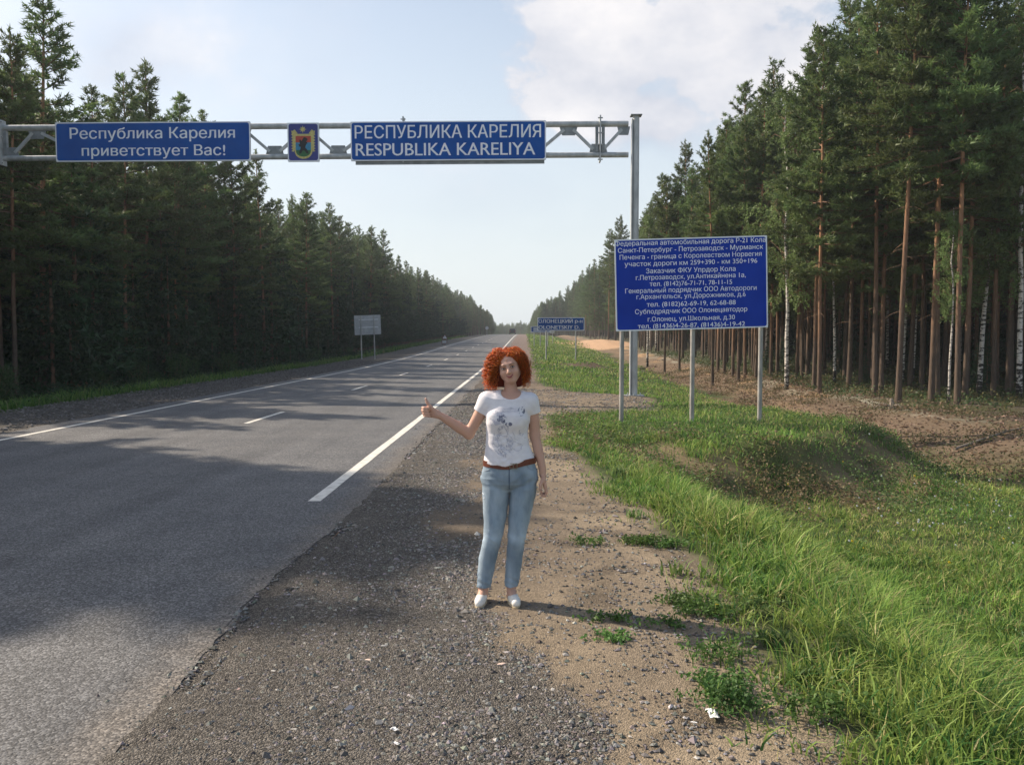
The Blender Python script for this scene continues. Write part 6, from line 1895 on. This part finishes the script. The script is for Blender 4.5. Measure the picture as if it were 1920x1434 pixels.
for P in ([(-.093, .765), (-.082, .760), (-.080, .748), (-.076, .738)], [(-.083, .736), (-.076, .734)]):
    b = Buf(); b.tube([q for q in (jd(*p) for p in P) if q is not None], .0028, 4); wobj('tear', b.mesh('tear', [tear_m]), jeans)
b = Buf(); q = jd(.094, .952); b.tube([q - [0, .003, 0], q], .0065, 10); wobj('button', b.mesh('button', [buckle_m]), jeans)

# belt following the hips
def beltz(x): return .985 + .020 * float(sst(.0, .26, x)) - .016 * math.exp(-((x - .09) / .1) ** 2)


P = []
for a in np.linspace(0, 2 * math.pi, 73):
    ca, sa = math.cos(a), math.sin(a); e = 2 / 2.25
    x = .0945 + .1795 * math.copysign(abs(ca) ** e, ca); y = .0055 + .1195 * math.copysign(abs(sa) ** e, sa); P.append((x, y, beltz(x)))
b = Buf(); hw = .020; V_ = []; F_ = []
for (x, y, z) in P:
    n_ = np.array([x - .0945, y - .005, 0]); n_ /= np.linalg.norm(n_)
    for dz_, o_ in ((-hw, 0), (-hw, .004), (hw, .004), (hw, 0)): V_.append(np.array([x, y, z + dz_ - .011]) + n_ * o_)
for i in range(len(P) - 1):
    for j in range(4): F_.append((4 * i + j, 4 * i + 4 + j, 4 * i + 4 + (j + 1) % 4, 4 * i + (j + 1) % 4))
b.add(V_, F_); belt = wobj('belt', b.mesh('belt', [leather]))
by_ = .0055 - .1195 - .006
b = Buf(); zc = beltz(.12) - .012
for (x0, x1, z0, z1) in ((.096, .150, zc + .014, zc + .019), (.096, .150, zc - .019, zc - .014), (.096, .101, zc - .019, zc + .019), (.145, .150, zc - .019, zc + .019), (.120, .124, zc - .014, zc + .014)):
    b.box((x0, by_ - .004 + abs(x0 - .12) * .05, z0), (x1, by_ + .003 + abs(x0 - .12) * .05, z1))
wobj('buckle', b.mesh('buckle', [buckle_m]), belt)
for x in (-.035, .205, -.085, .265):
    q = jd(x, beltz(x) - .006, .006)
    if q is None: continue
    b = Buf(); b.box((x - .006, q[1] - .004, beltz(x) - .034), (x + .006, q[1] + .004, beltz(x) + .016)); wobj('belt_loop', b.mesh('belt_loop', [denim]), jeans)

# shoes
for f, sx in ((FL, -1), (FR, 1)):
    ax_ = np.array(f[2]) - np.array(f[0]); ax_[2] = 0; ax_ /= np.linalg.norm(ax_)
    S_ = Field((min(f[0][0], f[2][0]) - .08, -.19, -.03), (max(f[0][0], f[2][0]) + .08, .12, .12), .0034)
    def pt(t_, s_, z_): return np.array([f[0][0], f[0][1], 0]) + ax_ * t_ + np.array([-ax_[1], ax_[0], 0]) * s_ + [0, 0, z_]
    S_.chain([pt(.0, 0, .036), pt(.07, 0, .034), pt(.13, 0, .030), pt(.165, 0, .026)], [.035, .037, .037, .030], k=.02)
    S_.cap(pt(.0, 0, .05), pt(.0, 0, .062), .030, .028, k=.02)
    S_.op(lambda X, Y, Z: .004 - Z, (-.4, -.3, -.03), (.4, .3, .12), 0, 'cut', 0)
    q = pt(.055, 0, .082)
    S_.ell(q, (.030, .045, .040), .006, 'sub')
    V, F = S_.nets(); sh_ = wobj('shoe', mesh('shoe', V, F, [shoe_m], None, True))
    Pt = []
    for a in np.linspace(0, 2 * math.pi, 40, endpoint=False):
        t_ = .080 + .117 * math.cos(a); s_ = .0385 * math.sin(a) * (1.0 if math.cos(a) > -.3 else .92); Pt.append(pt(t_, s_, 0))
    V_ = [p + [0, 0, .0] for p in Pt] + [p + [0, 0, .014] for p in Pt]; n = 40
    F_ = [(i, (i + 1) % n, n + (i + 1) % n, n + i) for i in range(n)]; b = Buf(); b.add(V_, F_); b.add([Pt[0] * 0 + np.mean(Pt, 0) + [0, 0, .014]] + V_[n:], [(0, 1 + i, 1 + (i + 1) % n) for i in range(n)])
    wobj('sole', b.mesh('sole', [sole_m]), sh_)
    b = Buf(); b.tube([pt(.10, s_, .066 - 14 * s_ * s_) for s_ in np.linspace(-.03, .03, 9)], .0022, 4); wobj('stitching', b.mesh('stitching', [sole_m]), sh_)

# hair
Hh = Field((-.14, -.17, 1.44), (.30, .22, 1.80), .006)
Hh.ell((.078, .035, 1.660), (.092, .095, .088), .02)
Hh.chain([(.010, .045, 1.65), (-.005, .045, 1.59), (.010, .04, 1.535)], [.050, .052, .035], k=.04)
Hh.chain([(.155, .045, 1.65), (.170, .045, 1.59), (.160, .04, 1.535)], [.050, .050, .035], k=.04)
Hh.ell((.085, .075, 1.575), (.11, .060, .09), .04)
def facewin(X, Y, Z):
    dx, dy, dz = X - HC[0], Y - HC[1], Z - HC[2]
    lx = Rm_[0, 0] * dx + Rm_[1, 0] * dy + Rm_[2, 0] * dz; ly = Rm_[0, 1] * dx + Rm_[1, 1] * dy + Rm_[2, 1] * dz; lz = Rm_[0, 2] * dx + Rm_[1, 2] * dy + Rm_[2, 2] * dz
    return (np.sqrt(((lx - .004) / .074) ** 2 + ((ly + .12) / .135) ** 2 + ((lz + .045) / .128) ** 2) - 1) * .06
Hh.op(facewin, (-.1, -.25, 1.40), (.30, .10, 1.78), .01, 'sub')
V, F = Hh.nets(); hair = wobj('hair', mesh('hair', V, F, [hair_in], None, True, np.ones((len(V), 3))))
r = np.random.default_rng(5); b = Buf(); cnt = 0
while cnt < 2500:
    az = r.uniform(0, 2 * math.pi); el = math.asin(r.uniform(.0, 1))
    dirv = np.array([math.cos(az) * math.cos(el), math.sin(az) * math.cos(el), math.sin(el)])
    p0 = H2W((dirv[0] * .070, .012 + dirv[1] * .088, .030 + dirv[2] * .082))
    # drop target on the outer shell, parted away from the face
    taz = az
    front = math.cos(az + math.pi / 2)
    if front > .35: taz = -math.pi / 2 + (1 if math.cos(az) > 0 or r.random() < .45 else -1) * r.uniform(.95, 1.5)
    rad = r.uniform(.095, .163) * (1.05 if math.cos(taz) < 0 else .97); zt = r.uniform(1.47 if math.cos(taz) < .2 else 1.49, 1.68) if r.random() < .75 else r.uniform(1.68, 1.76)
    sh = math.sqrt(max(.04, 1 - ((zt - 1.575) / .20) ** 2)); cxh = .082
    p2 = np.array([cxh + math.cos(taz) * rad * sh * 1.04, .035 + math.sin(taz) * rad * sh * .88, zt])
    out = np.array([p0[0] - .085, p0[1] - .01, p0[2] - 1.60]); out /= np.linalg.norm(out)
    p1 = (p0 + p2) / 2 + out * r.uniform(.02, .055) + [0, 0, .03]; p1[2] = min(p1[2], 1.757)
    if p2[2] < 1.50 and .02 < p2[0] < .17: p2[2] = 1.52
    L = np.linalg.norm(p1 - p0) + np.linalg.norm(p2 - p1); n = 26; t_ = np.linspace(0, 1, n)[:, None]
    P = p0 * (1 - t_) ** 2 + 2 * p1 * t_ * (1 - t_) + p2 * t_ ** 2
    T = np.gradient(P, axis=0); T /= np.linalg.norm(T, axis=1)[:, None] + 1e-9; U = np.cross(T, [0.3, .2, 1.0]); U /= np.linalg.norm(U, axis=1)[:, None] + 1e-9; W_ = np.cross(T, U)
    cr_ = (.002 + .0115 * t_ ** .8) * r.uniform(.5, 1.7); th = 2 * math.pi * L / r.uniform(.030, .062) * t_ + r.uniform(0, 6)
    P = P + U * cr_ * np.cos(th) + W_ * cr_ * np.sin(th)
    loc = (P - HC) @ Rm_
    inf = (np.abs((loc[:, 0] - .006) / .063) ** 2 + np.abs((loc[:, 2] + .045) / .118) ** 2 < 1) & (loc[:, 1] < .0)
    if inf.sum() > 0:
        if r.random() < .995: continue
    if P[:, 2].max() > 1.782 or P[:, 2].min() < 1.462: continue
    tone = r.uniform(.4, 1.3); warm = r.uniform(.8, 1.35)
    b.tube(P, np.linspace(.0015, .0018, n) * np.linspace(1, .6, n), 3, 0, (tone, tone * warm * .9, tone * .8), cap=False); cnt += 1
tag(wobj('curls', b.mesh('curls', [hair_m], True), hair))
# earring
b = Buf(); ball(H2W((.078, -.004, -.045)), .004, 0, b, 5); wobj('earring', b.mesh('earring', [buckle_m], True), body)

# ------------------------------------------------------------------ haze: one closed box of thin air
b = Buf(); b.box((-915, -75, -9), (915, 1815, 23.5))
hm = bpy.data.materials.new('haze'); hm.use_nodes = True; ht = hm.node_tree; ht.nodes.clear()
ho = N(ht, 'ShaderNodeOutputMaterial'); pv = N(ht, 'ShaderNodeVolumePrincipled'); pv.inputs['Density'].default_value = .0005
pv.inputs['Color'].default_value = (.80, .88, .95, 1); pv.inputs['Anisotropy'].default_value = .25
ht.links.new(pv.outputs[0], ho.inputs['Volume'])
haze = tag(obj('haze', b.mesh('haze', [hm])), 'thin summer haze lying over the road and forest', None, None, 'stuff')
